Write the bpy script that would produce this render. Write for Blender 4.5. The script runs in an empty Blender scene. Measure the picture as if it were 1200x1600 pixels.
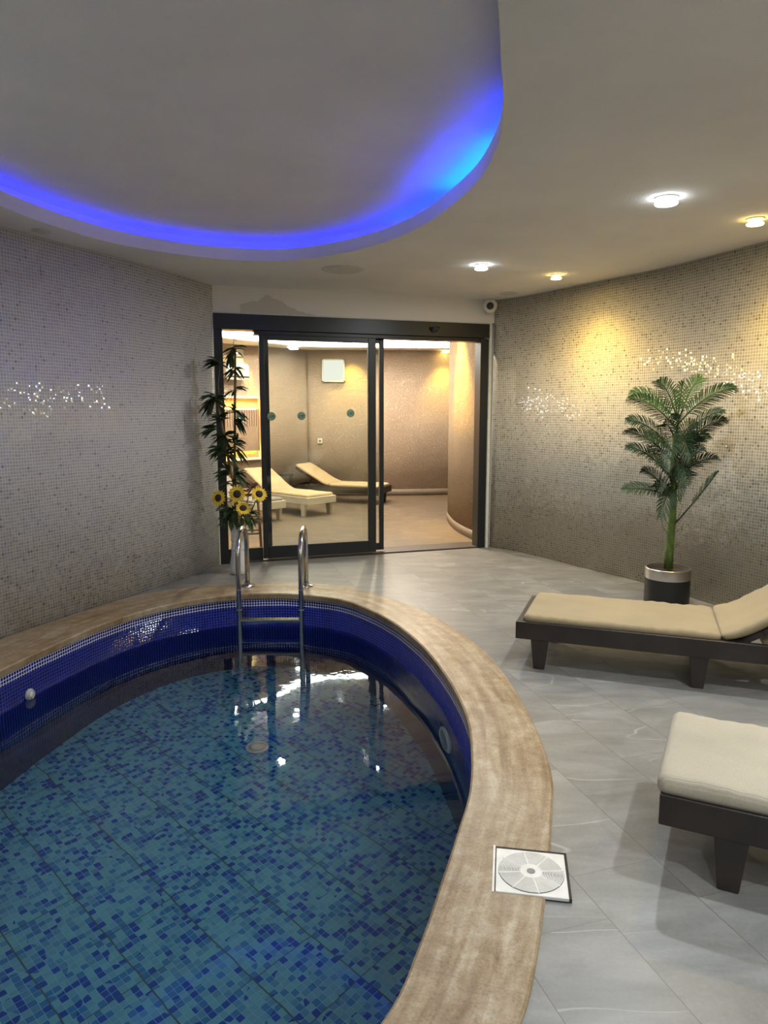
import bpy, bmesh, math, random
from mathutils import Vector, Matrix, Euler
from mathutils.geometry import delaunay_2d_cdt
random.seed(7)
sc = bpy.context.scene
COL = sc.collection
PI = math.pi
R = math.radians

# ------------------------------------------------------------------ camera
F, PIT, H = 1120.0, math.atan(0.14), 1.4
cP, sP = math.cos(PIT), math.sin(PIT)
cd = bpy.data.cameras.new('camera'); cam = bpy.data.objects.new('camera', cd); COL.objects.link(cam)
cam.location = (0, 0, H); cam.rotation_euler = (PI/2 - PIT, 0, 0)
cd.sensor_fit = 'VERTICAL'; cd.sensor_height = 32.0; cd.lens = F/1600*32.0
cd.clip_start = 0.02; cd.clip_end = 100
sc.camera = cam

def ray(x, y):
    a = (x-600)/F; b = -(y-800)/F
    return Vector((a, cP+b*sP, -sP+b*cP))
def at(x, y, z=0.0):                 # where the sight line of a photo point meets the height z
    r = ray(x, y); t = (z-H)/r.z
    return Vector((r.x*t, r.y*t, z))
def aty(x, y, Y):                    # ... meets the depth Y
    r = ray(x, y); t = Y/r.y
    return Vector((r.x*t, Y, H+r.z*t))

# ------------------------------------------------------------------ materials
def newmat(name):
    m = bpy.data.materials.new(name); m.use_nodes = True
    nt = m.node_tree; nt.nodes.clear()
    out = nt.nodes.new('ShaderNodeOutputMaterial')
    return m, nt, out
class NT:
    def __init__(s, nt): s.nt = nt
    def n(s, typ, **kw):
        nd = s.nt.nodes.new(typ)
        for k, v in kw.items(): setattr(nd, k, v)
        return nd
    def l(s, a, b): s.nt.links.new(a, b)
    def math(s, op, a, b=None, c=None):
        nd = s.n('ShaderNodeMath', operation=op)
        for i, v in enumerate((a, b, c)):
            if v is None: continue
            if isinstance(v, (int, float)): nd.inputs[i].default_value = v
            else: s.l(v, nd.inputs[i])
        return nd.outputs[0]
    def vmath(s, op, a, b=None, out=0):
        nd = s.n('ShaderNodeVectorMath', operation=op)
        for i, v in enumerate((a, b)):
            if v is None: continue
            if isinstance(v, (tuple, list)): nd.inputs[i].default_value = v
            else: s.l(v, nd.inputs[i])
        return nd.outputs[out]
    def scale(s, a, k):
        nd = s.n('ShaderNodeVectorMath', operation='SCALE'); s.l(a, nd.inputs[0]); nd.inputs[3].default_value = k
        return nd.outputs[0]
    def ramp(s, fac, stops, interp='LINEAR'):
        nd = s.n('ShaderNodeValToRGB'); cr = nd.color_ramp; cr.interpolation = interp
        while len(cr.elements) > 1: cr.elements.remove(cr.elements[-1])
        cr.elements[0].position = stops[0][0]; cr.elements[0].color = (*stops[0][1], 1)
        for p, c in stops[1:]:
            e = cr.elements.new(p); e.color = (*c, 1)
        s.l(fac, nd.inputs[0]); return nd.outputs[0]
    def mix(s, fac, a, b, blend='MIX'):
        nd = s.n('ShaderNodeMix', data_type='RGBA', blend_type=blend)
        for i, v in ((0, fac), (6, a), (7, b)):
            if isinstance(v, (int, float)): nd.inputs[i].default_value = v
            elif isinstance(v, tuple): nd.inputs[i].default_value = (*v, 1)
            else: s.l(v, nd.inputs[i])
        return nd.outputs[2]
    def noise(s, vec, scale, detail=4, rough=.55, dist=0):
        nd = s.n('ShaderNodeTexNoise'); nd.inputs['Scale'].default_value = scale
        nd.inputs['Detail'].default_value = detail; nd.inputs['Roughness'].default_value = rough
        nd.inputs['Distortion'].default_value = dist
        if vec is not None: s.l(vec, nd.inputs['Vector'])
        return nd.outputs['Fac']
    def bump(s, h, strength, dist, normal=None):
        nd = s.n('ShaderNodeBump'); nd.inputs['Strength'].default_value = strength; nd.inputs['Distance'].default_value = dist
        s.l(h, nd.inputs['Height'])
        if normal is not None: s.l(normal, nd.inputs['Normal'])
        return nd.outputs[0]
    def bsdf(s, out, color, rough=.5, metal=0, spec=.5, normal=None):
        b = s.n('ShaderNodeBsdfPrincipled')
        for k, v in (('Base Color', color), ('Roughness', rough), ('Metallic', metal), ('Specular IOR Level', spec)):
            if isinstance(v, tuple): b.inputs[k].default_value = (*v, 1)
            elif isinstance(v, (int, float)): b.inputs[k].default_value = v
            else: s.l(v, b.inputs[k])
        if normal is not None: s.l(normal, b.inputs['Normal'])
        s.l(b.outputs[0], out.inputs[0]); return b

def plain(name, col, rough=.5, metal=0, spec=.5, vary=.08, nscale=25, bump=0, bdist=.002, bscale=200):
    m, nt, out = newmat(name); N = NT(nt)
    tc = N.n('ShaderNodeTexCoord').outputs['Object']
    f = N.noise(tc, nscale, 3)
    lo = tuple(c*(1-vary) for c in col); hi = tuple(min(1, c*(1+vary)) for c in col)
    c = N.ramp(f, [(.3, lo), (.7, hi)])
    nm = None
    if bump: nm = N.bump(N.noise(tc, bscale, 4), bump, bdist)
    N.bsdf(out, c, rough, metal, spec, nm)
    return m
def emit(name, col, strength):
    m, nt, out = newmat(name); N = NT(nt)
    e = N.n('ShaderNodeEmission'); e.inputs[0].default_value = (*col, 1); e.inputs[1].default_value = strength
    N.l(e.outputs[0], out.inputs[0]); return m

def mosaic(name, pitch, grout, gcol, tiles, rot=0, rough=.12, tilt=.05, big=None, spec=.5, dirt=None, clusters=False, toprows=None, dmk=.05):
    """square glass mosaic on UV in metres; tiles: [(position, colour)] picked per tile"""
    m, nt, out = newmat(name); N = NT(nt)
    uv = N.n('ShaderNodeUVMap').outputs[0]
    if rot:
        mp = N.n('ShaderNodeMapping'); mp.inputs['Rotation'].default_value = (0, 0, rot); N.l(uv, mp.inputs[0]); uvr = mp.outputs[0]
    else: uvr = uv
    # hand-laid sheets wobble slightly
    wn = N.n('ShaderNodeTexNoise'); wn.inputs['Scale'].default_value = 6; wn.inputs['Detail'].default_value = 1; N.l(uvr, wn.inputs['Vector'])
    w = N.scale(N.vmath('SUBTRACT', wn.outputs['Color'], (.5, .5, .5)), pitch*.5)
    uvw = N.vmath('ADD', uvr, w)
    s = N.scale(uvw, 1/pitch)
    fl = N.vmath('FLOOR', s); fr = N.vmath('FRACTION', s)
    sep = N.n('ShaderNodeSeparateXYZ'); N.l(fr, sep.inputs[0])
    fx = N.math('ABSOLUTE', N.math('SUBTRACT', sep.outputs[0], .5)); fy = N.math('ABSOLUTE', N.math('SUBTRACT', sep.outputs[1], .5))
    mx = N.math('MAXIMUM', fx, fy)
    isg = N.math('GREATER_THAN', mx, .5-grout/2)
    wnz = N.n('ShaderNodeTexWhiteNoise', noise_dimensions='3D'); N.l(fl, wnz.inputs['Vector'])
    val = wnz.outputs['Value']
    if clusters:
        cn = N.noise(uv, 2.2, 2)
        # where the cluster noise is low, darker tiles get rare
        val2 = N.math('MULTIPLY', val, N.math('MULTIPLY_ADD', cn, 1.1, .42))
        val2 = N.math('MINIMUM', val2, .999)
    else: val2 = val
    tc = N.ramp(val2, tiles, 'CONSTANT')
    fine = N.noise(uv, 5, 3)
    tc = N.mix(.25, tc, N.ramp(fine, [(.3, (.55, .55, .55)), (.7, (1, 1, 1))]), 'MULTIPLY')
    gc = gcol
    if toprows:                       # chalky scale on the joints of the rows above the waterline
        sv = N.n('ShaderNodeSeparateXYZ'); N.l(uv, sv.inputs[0])
        tr = N.math('GREATER_THAN', sv.outputs[1], toprows[0])
        gc = N.mix(tr, gcol, toprows[1])
    colr = N.mix(isg, tc, gc)
    if big:
        s2 = N.scale(uvw, 1/(pitch*big)); fr2 = N.vmath('FRACTION', s2)
        sp2 = N.n('ShaderNodeSeparateXYZ'); N.l(fr2, sp2.inputs[0])
        bx = N.math('ABSOLUTE', N.math('SUBTRACT', sp2.outputs[0], .5)); by = N.math('ABSOLUTE', N.math('SUBTRACT', sp2.outputs[1], .5))
        bx, by = by, bx; bj = N.math('GREATER_THAN', bx, .5-.010)
        bj2 = N.math('MULTIPLY', N.math('GREATER_THAN', by, .5-.007), N.math('GREATER_THAN', N.noise(uv, 3, 2), .48))
        colr = N.mix(N.math('MAXIMUM', bj, bj2), colr, (.035, .09, .10))
    if dirt:
        dn = N.noise(uv, 2.5, 5, .6, .6); sv = N.n('ShaderNodeSeparateXYZ'); N.l(uv, sv.inputs[0])
        colr = N.mix(N.math('MULTIPLY', N.ramp(dn, [(.58, (0, 0, 0)), (.75, (1, 1, 1))]), dirt), colr, (.30, .26, .12))
    # every tile faces a slightly different way
    geo = N.n('ShaderNodeNewGeometry').outputs['Normal']
    rnd = N.scale(N.vmath('SUBTRACT', wnz.outputs['Color'], (.5, .5, .5)), tilt)
    nrm = N.vmath('NORMALIZE', N.vmath('ADD', geo, rnd))
    dome = N.math('MULTIPLY', N.math('ADD', N.math('MULTIPLY', fx, fx), N.math('MULTIPLY', fy, fy)), -1.0)
    nb = N.bump(N.math('SUBTRACT', dome, N.math('MULTIPLY', isg, .3)), 1.0, pitch*dmk, nrm)
    rg = N.math('MULTIPLY_ADD', isg, .6, rough)
    N.bsdf(out, colr, rg, 0, spec, nb)
    return m

M = {}
M['mosaic_left'] = mosaic('pale_grey_mosaic', .0215, .17, (.84, .83, .82),
    [(0, (.34, .34, .34)), (.012, (.42, .41, .42)), (.035, (.55, .54, .55)), (.25, (.59, .58, .59)), (.6, (.63, .62, .63))], rough=.10, tilt=.19, spec=.8, dmk=.03, clusters=True, dirt=.25)
M['mosaic_right'] = mosaic('sand_grey_mosaic', .0215, .17, (.68, .64, .54),
    [(0, (.22, .20, .16)), (.03, (.29, .265, .21)), (.09, (.38, .355, .29)), (.35, (.42, .39, .325)), (.65, (.46, .43, .355))], rough=.10, tilt=.19, spec=.8, dmk=.03, clusters=True)
M['pool_tile'] = mosaic('cobalt_mosaic', .0205, .14, (.03, .05, .22),
    [(0, (.002, .006, .10)), (.3, (.002, .008, .14)), (.7, (.003, .010, .18))], rough=.10, tilt=.04, spec=.3, toprows=(-.092, (.75, .78, .88)))
M['pool_floor'] = mosaic('blue_mix_mosaic', .030, .07, (.20, .48, .62),
    [(0, (.005, .06, .36)), (.17, (.035, .19, .45)), (.36, (.085, .30, .50)), (.50, (.13, .39, .54)), (.75, (.15, .45, .57))], rot=R(43), rough=.2, tilt=.02, big=10)

def plaster(name, col, bump, scale, dist=.004, rough=.85, shaded_relief=False, vary=.06):
    m, nt, out = newmat(name); N = NT(nt)
    tc = N.n('ShaderNodeTexCoord').outputs['Object']
    a = N.noise(tc, scale, 5, .6, .8); b = N.noise(tc, 1.3, 3)
    c = N.ramp(b, [(.3, tuple(x*(1-vary) for x in col)), (.7, tuple(min(1, x*(1+vary)) for x in col))])
    h = N.ramp(a, [(.40, (0, 0, 0)), (.60, (1, 1, 1))]) if shaded_relief else a
    if shaded_relief: c = N.mix(.5, c, N.ramp(a, [(.36, (.76, .73, .68)), (.50, (1, 1, 1))]), 'MULTIPLY')  # crevices darkened in the colour, adding shade the bump barely shows
    N.bsdf(out, c, rough, 0, .3, N.bump(h, bump, dist)); return m
M['ceiling'] = plaster('white_ceiling_plaster', (.80, .785, .765), .9, 90, .004)
M['fascia'] = plaster('smooth_white_plaster', (.80, .79, .78), .15, 60, .002)
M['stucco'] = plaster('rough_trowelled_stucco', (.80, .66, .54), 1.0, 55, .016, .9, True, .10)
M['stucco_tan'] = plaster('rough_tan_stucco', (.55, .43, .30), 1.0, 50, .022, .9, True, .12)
# plaster above the door with a damp repair mark
m, nt, out = newmat('stained_plaster'); N = NT(nt); M['door_wall'] = m
uv = N.n('ShaderNodeUVMap').outputs[0]; sx = N.n('ShaderNodeSeparateXYZ'); N.l(uv, sx.inputs[0])
wob = N.math('MULTIPLY', N.math('SUBTRACT', N.noise(uv, 7, 4), .5), .12)
peak = N.math('MULTIPLY', N.math('ABSOLUTE', N.math('SUBTRACT', sx.outputs[0], .48)), .36)
top = N.math('ADD', N.math('SUBTRACT', 2.43, peak), wob)
inb = N.math('MULTIPLY', N.math('LESS_THAN', sx.outputs[1], top), N.math('MULTIPLY', N.math('GREATER_THAN', sx.outputs[0], .24), N.math('LESS_THAN', sx.outputs[0], .98)))
c = N.mix(N.math('MULTIPLY', inb, .55), (.76, .73, .68), (.44, .39, .33))
N.bsdf(out, c, .85, 0, .3, N.bump(N.noise(uv, 60, 3), .2, .002))

# floor: 30 x 60 grey stone-look tiles, brick laid, rotated -73 deg
def floor_mat(name, base, hi, warm=False):
    m, nt, out = newmat(name); N = NT(nt)
    pos = N.n('ShaderNodeNewGeometry').outputs['Position']
    sp = N.n('ShaderNodeSeparateXYZ'); N.l(pos, sp.inputs[0]); X, Y = sp.outputs[0], sp.outputs[1]
    na, nb = .9563, .2924
    u = N.math('ADD', N.math('MULTIPLY', X, na), N.math('MULTIPLY', Y, nb))
    v = N.math('ADD', N.math('MULTIPLY', X, -nb), N.math('MULTIPLY', Y, na))
    us = N.math('DIVIDE', N.math('SUBTRACT', u, .232), .30)
    row = N.math('FLOOR', us)
    par = N.math('MULTIPLY', N.math('FLOORED_MODULO', row, 2.0), .19)
    vs = N.math('DIVIDE', N.math('SUBTRACT', N.math('SUBTRACT', v, .36), par), .60)   # row 2 joint at 1.56
    colm = N.math('FLOOR', vs)
    fu = N.math('SUBTRACT', .5, N.math('ABSOLUTE', N.math('SUBTRACT', N.math('FRACT', us), .5)))
    fv = N.math('SUBTRACT', .5, N.math('ABSOLUTE', N.math('SUBTRACT', N.math('FRACT', vs), .5)))
    du = N.math('MULTIPLY', fu, .30); dv = N.math('MULTIPLY', fv, .60)
    j = N.math('MAXIMUM', N.math('LESS_THAN', du, .0013), N.math('MULTIPLY', N.math('LESS_THAN', dv, .0009), .75))
    cb = N.n('ShaderNodeCombineXYZ'); N.l(row, cb.inputs[0]); N.l(colm, cb.inputs[1])
    wn = N.n('ShaderNodeTexWhiteNoise', noise_dimensions='2D'); N.l(cb.outputs[0], wn.inputs['Vector'])
    loc = N.vmath('ADD', pos, N.scale(wn.outputs['Color'], 9.0))
    mp = N.n('ShaderNodeMapping'); mp.inputs['Rotation'].default_value = (0, 0, R(-35)); mp.inputs['Scale'].default_value = (1, 3.0, 1); N.l(loc, mp.inputs[0])
    cl = N.noise(mp.outputs[0], 2.6, 6, .6, .4)
    fine = N.noise(loc, 90, 3)
    c = N.ramp(cl, [(.25, tuple(x*.72 for x in base)), (.5, base), (.72, hi)])
    c = N.mix(.35, c, N.ramp(fine, [(.3, (.66, .66, .66)), (.7, (1, 1, 1))]), 'MULTIPLY')
    vein = N.noise(mp.outputs[0], .75, 2.5, .5, .1)
    vm = N.ramp(N.math('ABSOLUTE', N.math('SUBTRACT', vein, .5)), [(0, (1, 1, 1)), (.0012, (.8, .8, .8)), (.004, (0, 0, 0))])
    vmask = N.math('MULTIPLY', vm, N.ramp(N.noise(loc, 3.2, 2), [(.45, (0, 0, 0)), (.62, (1, 1, 1))]))
    c = N.mix(N.math('MULTIPLY', vmask, .30), c, (.80, .80, .78))
    br = N.math('MULTIPLY_ADD', wn.outputs['Value'], .12, .94)
    bc = N.n('ShaderNodeCombineColor'); [N.l(br, bc.inputs[i]) for i in range(3)]
    c = N.mix(1, c, bc.outputs[0], 'MULTIPLY')
    c = N.mix(j, c, (.11, .11, .105))
    rg = N.math('MULTIPLY_ADD', fine, .15, .30)
    N.bsdf(out, c, rg, 0, .45, N.bump(cl, .12, .004)); return m
M['floor'] = floor_mat('grey_stone_floor_tile', (.225, .224, .213), (.30, .298, .284))
M['floor_lounge'] = floor_mat('warm_stone_floor_tile', (.17, .135, .098), (.23, .185, .135))
# travertine coping: UV u along, v across
m, nt, out = newmat('travertine'); N = NT(nt); M['travertine'] = m
uv = N.n('ShaderNodeUVMap').outputs[0]
mp = N.n('ShaderNodeMapping'); mp.inputs['Scale'].default_value = (1.6, 15, 1); N.l(uv, mp.inputs[0])
pos = N.n('ShaderNodeNewGeometry').outputs['Position']
s1 = N.noise(mp.outputs[0], 1.4, 5, .6, .5); s2 = N.noise(pos, 15, 8, .7, .3)
mixf = N.math('ADD', N.math('MULTIPLY', s1, .55), N.math('MULTIPLY', s2, .45))
c = N.ramp(mixf, [(.32, (.155, .092, .045)), (.44, (.25, .168, .09)), (.53, (.35, .262, .155)), (.64, (.47, .40, .29))])
gy = N.ramp(N.noise(pos, 2.3, 2), [(.4, (0, 0, 0)), (.65, (1, 1, 1))])
c = N.mix(N.math('MULTIPLY', gy, .35), c, (.42, .355, .26))
c = N.mix(.6, c, N.ramp(N.noise(pos, 130, 4, .7), [(.34, (.55, .50, .44)), (.52, (1, 1, 1)), (.7, (1, 1, 1))]), 'MULTIPLY')
mp2 = N.n('ShaderNodeMapping'); mp2.inputs['Scale'].default_value = (60, 150, 1); N.l(uv, mp2.inputs[0])
pit = N.ramp(N.noise(mp2.outputs[0], 1, 3, .6), [(.27, (1, 1, 1)), (.33, (0, 0, 0))])
c = N.mix(N.math('MULTIPLY', pit, .6), c, (.16, .10, .06))
su = N.n('ShaderNodeSeparateXYZ'); N.l(uv, su.inputs[0])
fj = N.math('FRACT', N.math('DIVIDE', N.math('SUBTRACT', su.outputs[0], .12), .62))
jj = N.math('LESS_THAN', N.math('ABSOLUTE', N.math('SUBTRACT', fj, .5)), .0022)
c = N.mix(N.math('MULTIPLY', jj, .55), c, (.22, .15, .09))
N.bsdf(out, c, .42, 0, .4, N.bump(N.math('SUBTRACT', s2, N.math('MULTIPLY', pit, .4)), .3, .004))

# water and glass
m, nt, out = newmat('pool_water'); N = NT(nt); M['water'] = m
g = N.n('ShaderNodeBsdfPrincipled'); g.inputs['Base Color'].default_value = (.80, .93, 1, 1); g.inputs['Roughness'].default_value = 0
g.inputs['IOR'].default_value = 1.333; g.inputs['Transmission Weight'].default_value = 1
pos = N.n('ShaderNodeNewGeometry').outputs['Position']
h1 = N.noise(pos, 1.6, 2, .5); h2 = N.noise(pos, 9, 2, .5)
hh = N.math('ADD', h1, N.math('MULTIPLY', h2, .10))
N.l(N.bump(hh, .22, .020), g.inputs['Normal']); N.l(g.outputs[0], out.inputs[0])
m, nt, out = newmat('door_glass'); N = NT(nt); M['glass'] = m
tr = N.n('ShaderNodeBsdfTransparent'); tr.inputs[0].default_value = (.93, .95, .93, 1)
gl = N.n('ShaderNodeBsdfGlossy'); gl.inputs['Roughness'].default_value = .02
fr = N.n('ShaderNodeFresnel'); fr.inputs[0].default_value = 1.5
mx = N.n('ShaderNodeMixShader'); N.l(fr.outputs[0], mx.inputs[0]); N.l(tr.outputs[0], mx.inputs[1]); N.l(gl.outputs[0], mx.inputs[2])
N.l(mx.outputs[0], out.inputs[0])

M['black_metal'] = plain('black_powder_coated_metal', (.010, .012, .014), .38, 0, .5)
M['white_trim'] = plain('white_trim_paint', (.60, .62, .56), .5)
M['dark_wood'] = plain('dark_stained_wood', (.028, .021, .018), .42, 0, .5, .35, 6, .15, .001, 60)
M['white_wood'] = plain('white_painted_wood', (.66, .62, .52), .5, 0, .4, .05)
M['slat_wood'] = plain('pale_slat_wood', (.62, .52, .34), .6)
M['steel'] = plain('polished_stainless_steel', (.52, .51, .50), .16, 1)
M['brushed'] = plain('brushed_steel', (.60, .57, .53), .32, 1)
M['pot_black'] = plain('black_pot', (.012, .012, .013), .45)
M['soil'] = plain('soil', (.05, .035, .025), .9, bump=.8, bdist=.01)
M['palm_stem'] = plain('green_palm_stem', (.095, .15, .03), .6, vary=.35, nscale=18, bump=.6, bdist=.004, bscale=60)
M['palm_dark'] = plain('dark_palm_leaf', (.014, .040, .014), .6, vary=.35, nscale=8)
M['palm_light'] = plain('fresh_palm_leaf', (.052, .125, .026), .6, vary=.3, nscale=8)
M['bamboo_cane'] = plain('bamboo_cane', (.22, .14, .055), .5, vary=.3, nscale=10)
M['bamboo_leaf'] = plain('bamboo_leaf', (.025, .055, .018), .45, vary=.4, nscale=12)
M['sun_leaf'] = plain('sunflower_leaf', (.055, .10, .03), .55, vary=.4, nscale=14)
M['petal'] = plain('yellow_petal', (.90, .62, .05), .6, vary=.15)
M['seed'] = plain('dark_seed_disc', (.045, .028, .018), .9, vary=.4, nscale=90, bump=1, bdist=.004)
M['dried'] = plain('dried_brown_leaf', (.16, .06, .025), .7, vary=.4)
M['orange_dry'] = plain('orange_dried_flower', (.50, .20, .03), .7, vary=.3)
M['plastic_white'] = plain('white_plastic', (.72, .71, .68), .35)
M['plastic_dark'] = plain('dark_plastic', (.02, .02, .022), .3)
M['plastic_grey'] = plain('grey_plastic', (.22, .22, .22), .5)
M['gap'] = plain('dark_gap_shade', (.035, .032, .028), .9, vary=.4)  # dark colour standing for the shade around the lid and in its slots
M['grey_fit'] = plain('grey_ceiling_fitting', (.58, .565, .54), .7)
M['stand_wood'] = plain('brown_wood', (.30, .17, .06), .5, vary=.25, nscale=8)
M['threshold'] = plain('brown_threshold_stone', (.06, .048, .04), .5)
M['skirting'] = plain('grey_brown_skirting', (.17, .14, .12), .45)
M['sticker'] = plain('green_sticker', (.24, .36, .25), .5)
M['sticker_ink'] = plain('dark_sticker_print', (.03, .06, .05), .5)
M['panel_grey'] = plain('grey_panel', (.34, .33, .34), .5)
M['lens_white'] = emit('lit_lens_white', (.9, .97, 1), 12)
M['lens_yellow'] = emit('lit_lens_warm', (1, .72, .22), 9)
M['led_blue'] = emit('blue_led', (.004, .03, 1), 16)
M['led_blue_dim'] = emit('blue_led_dim', (.02, .03, 1), 9)
M['led_blue_hot'] = emit('blue_led_coil', (.0, .035, 1), 110)
M['cove_glow_white'] = emit('white_cove_glow', (.97, 1, .96), 11)
M['led_amber'] = emit('amber_led', (1, .42, .02), 110)
M['frosted'] = emit('lit_frosted_pane', (1, .97, .88), .8)

def fabric(name, col, rib=0, warm=0):
    m, nt, out = newmat(name); N = NT(nt)
    tc = N.n('ShaderNodeTexCoord').outputs['Object']
    mp = N.n('ShaderNodeMapping'); mp.inputs['Scale'].default_value = (30, 75, 75); N.l(tc, mp.inputs[0])
    w = N.n('ShaderNodeTexWave'); w.inputs['Scale'].default_value = .5; w.inputs['Distortion'].default_value = 1.2; w.bands_direction = 'Y'; N.l(mp.outputs[0], w.inputs[0])
    f = N.noise(tc, 150, 3); g = N.noise(tc, 3, 4)
    c = N.ramp(g, [(.3, tuple(x*.90 for x in col)), (.7, tuple(min(1, x*1.07) for x in col))])
    c = N.mix(.35, c, N.ramp(f, [(.3, (.72, .70, .66)), (.7, (1, 1, 1))]), 'MULTIPLY')
    h = N.math('ADD', N.math('MULTIPLY', w.outputs['Fac'], rib), f)
    if rib: c = N.mix(.3, c, N.ramp(w.outputs['Fac'], [(0, (.62, .60, .56)), (.6, (1, 1, 1))]), 'MULTIPLY')
    b = N.bsdf(out, c, .9, 0, .15, N.bump(h, .4, .0015)); b.inputs['Sheen Weight'].default_value = .15
    return m
M['cushion_tan'] = fabric('tan_cotton', (.31, .25, .15))
M['cushion_rib'] = fabric('ribbed_beige_weave', (.46, .415, .325), 1.0)
M['cushion_far'] = fabric('beige_cotton', (.56, .44, .28))
M['cushion_grey'] = fabric('grey_cotton', (.30, .28, .26))

# striped curtain panel
m, nt, out = newmat('striped_curtain'); N = NT(nt); M['striped'] = m
tc = N.n('ShaderNodeTexCoord').outputs['Object']
w = N.n('ShaderNodeTexWave'); w.inputs['Scale'].default_value = 7; w.inputs['Distortion'].default_value = 2; w.inputs['Detail'].default_value = 2; w.bands_direction = 'X'; N.l(tc, w.inputs[0])
N.bsdf(out, N.ramp(w.outputs['Fac'], [(.2, (.16, .10, .07)), (.7, (.42, .32, .24))]), .7)
M['curtain_plain'] = plain('plain_curtain', (.34, .25, .18), .7, vary=.15, nscale=5)

# ------------------------------------------------------------------ mesh helpers
def finish(bm, name, mat, parent=None, smooth=False, recalc=True):
    if recalc: bmesh.ops.recalc_face_normals(bm, faces=bm.faces[:])
    me = bpy.data.meshes.new(name); bm.to_mesh(me); bm.free()
    if smooth:
        for p in me.polygons: p.use_smooth = True
    o = bpy.data.objects.new(name, me); COL.objects.link(o)
    if isinstance(mat, (list, tuple)):
        for k in mat: me.materials.append(M[k])
    else: me.materials.append(M[mat])
    if parent: o.parent = parent
    return o
def bevel(o, w=.004, seg=2):
    md = o.modifiers.new('bevel', 'BEVEL'); md.width = w; md.segments = seg; md.limit_method = 'ANGLE'; md.angle_limit = R(40)
    return o
def autosmooth(o, ang=40):
    me = o.data
    for p in me.polygons: p.use_smooth = True
    me.set_sharp_from_angle(angle=R(ang)); return o
def thing(name, label, cat, loc=(0, 0, 0), rz=0, group=None):
    o = bpy.data.objects.new(name, None); COL.objects.link(o); o.empty_display_size = .1
    o.location = loc; o.rotation_euler = (0, 0, rz); tag(o, label, cat, group); return o
def tag(o, label=None, cat=None, group=None, kind=None):
    if label: o['label'] = label
    if cat: o['category'] = cat
    if group: o['group'] = group
    if kind: o['kind'] = kind
    return o
def struct(o, label=None, cat=None): return tag(o, label, cat, None, 'structure')

def box(bm, c, s, rot=None):
    r = bmesh.ops.create_cube(bm, size=1)
    mt = Matrix.Translation(Vector(c)) @ (rot.to_matrix().to_4x4() if rot else Matrix()) @ Matrix.Diagonal((*s, 1))
    bmesh.ops.transform(bm, matrix=mt, verts=r['verts']); return r['verts']
def lathe(bm, prof, n=32, c=(0, 0, 0), a0=0, a1=2*PI, closed=True):
    """profile [(r,z)]"""
    rings = []
    for r, z in prof:
        if r < 1e-6: rings.append([bm.verts.new((c[0], c[1], c[2]+z))]*n)
        else: rings.append([bm.verts.new((c[0]+r*math.cos(a0+(a1-a0)*i/n), c[1]+r*math.sin(a0+(a1-a0)*i/n), c[2]+z)) for i in range(n)])
    for a, b in zip(rings, rings[1:]):
        for i in range(n):
            j = (i+1) % n
            vs = [a[i], a[j], b[j], b[i]]; u = []
            for v in vs:
                if v not in u: u.append(v)
            if len(u) > 2:
                try: bm.faces.new(u)
                except ValueError: pass
    return rings
def tube(bm, pts, rad, n=12, cap=True):
    pts = [Vector(p) for p in pts]
    if isinstance(rad, (int, float)): rad = [rad]*len(pts)
    up = None; rings = []
    for i, p in enumerate(pts):
        t = (pts[min(i+1, len(pts)-1)] - pts[max(i-1, 0)]).normalized()
        if up is None:
            up = Vector((0, 0, 1)) if abs(t.z) < .9 else Vector((1, 0, 0))
        u = (up - t*up.dot(t)).normalized(); up = u; w = t.cross(u)
        rings.append([bm.verts.new(p + (u*math.cos(2*PI*k/n) + w*math.sin(2*PI*k/n))*rad[i]) for k in range(n)])
    for a, b in zip(rings, rings[1:]):
        for k in range(n): bm.faces.new([a[k], a[(k+1) % n], b[(k+1) % n], b[k]])
    if cap:
        bm.faces.new(rings[0][::-1]); bm.faces.new(rings[-1])
def catmull(pts, closed=True, step=.05):
    pts = [Vector(p) for p in pts]; n = len(pts); out = []
    rng = range(n) if closed else range(n-1)
    for i in rng:
        g = lambda k: pts[k % n] if closed else pts[max(0, min(n-1, k))]
        p0, p1, p2, p3 = g(i-1), g(i), g(i+1), g(i+2)
        m_ = max(2, int((p2-p1).length/step))
        for k in range(m_):
            t = k/m_
            out.append(.5*((2*p1) + (p2-p0)*t + (2*p0-5*p1+4*p2-p3)*t*t + (3*p1-p0-3*p2+p3)*t**3))
    if not closed: out.append(pts[-1])
    return out
def offset_closed(pts, d):
    """move a closed 2D line outwards by d (anticlockwise or not: outwards = away from centroid)"""
    n = len(pts); c = sum(pts, Vector((0, 0)))/n; out = []
    area = sum(pts[i].x*pts[(i+1) % n].y - pts[(i+1) % n].x*pts[i].y for i in range(n))
    sg = 1 if area > 0 else -1
    for i in range(n):
        t = (pts[(i+1) % n]-pts[i-1]).normalized(); out.append(pts[i] + Vector((t.y, -t.x))*d*sg)
    return out
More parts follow.
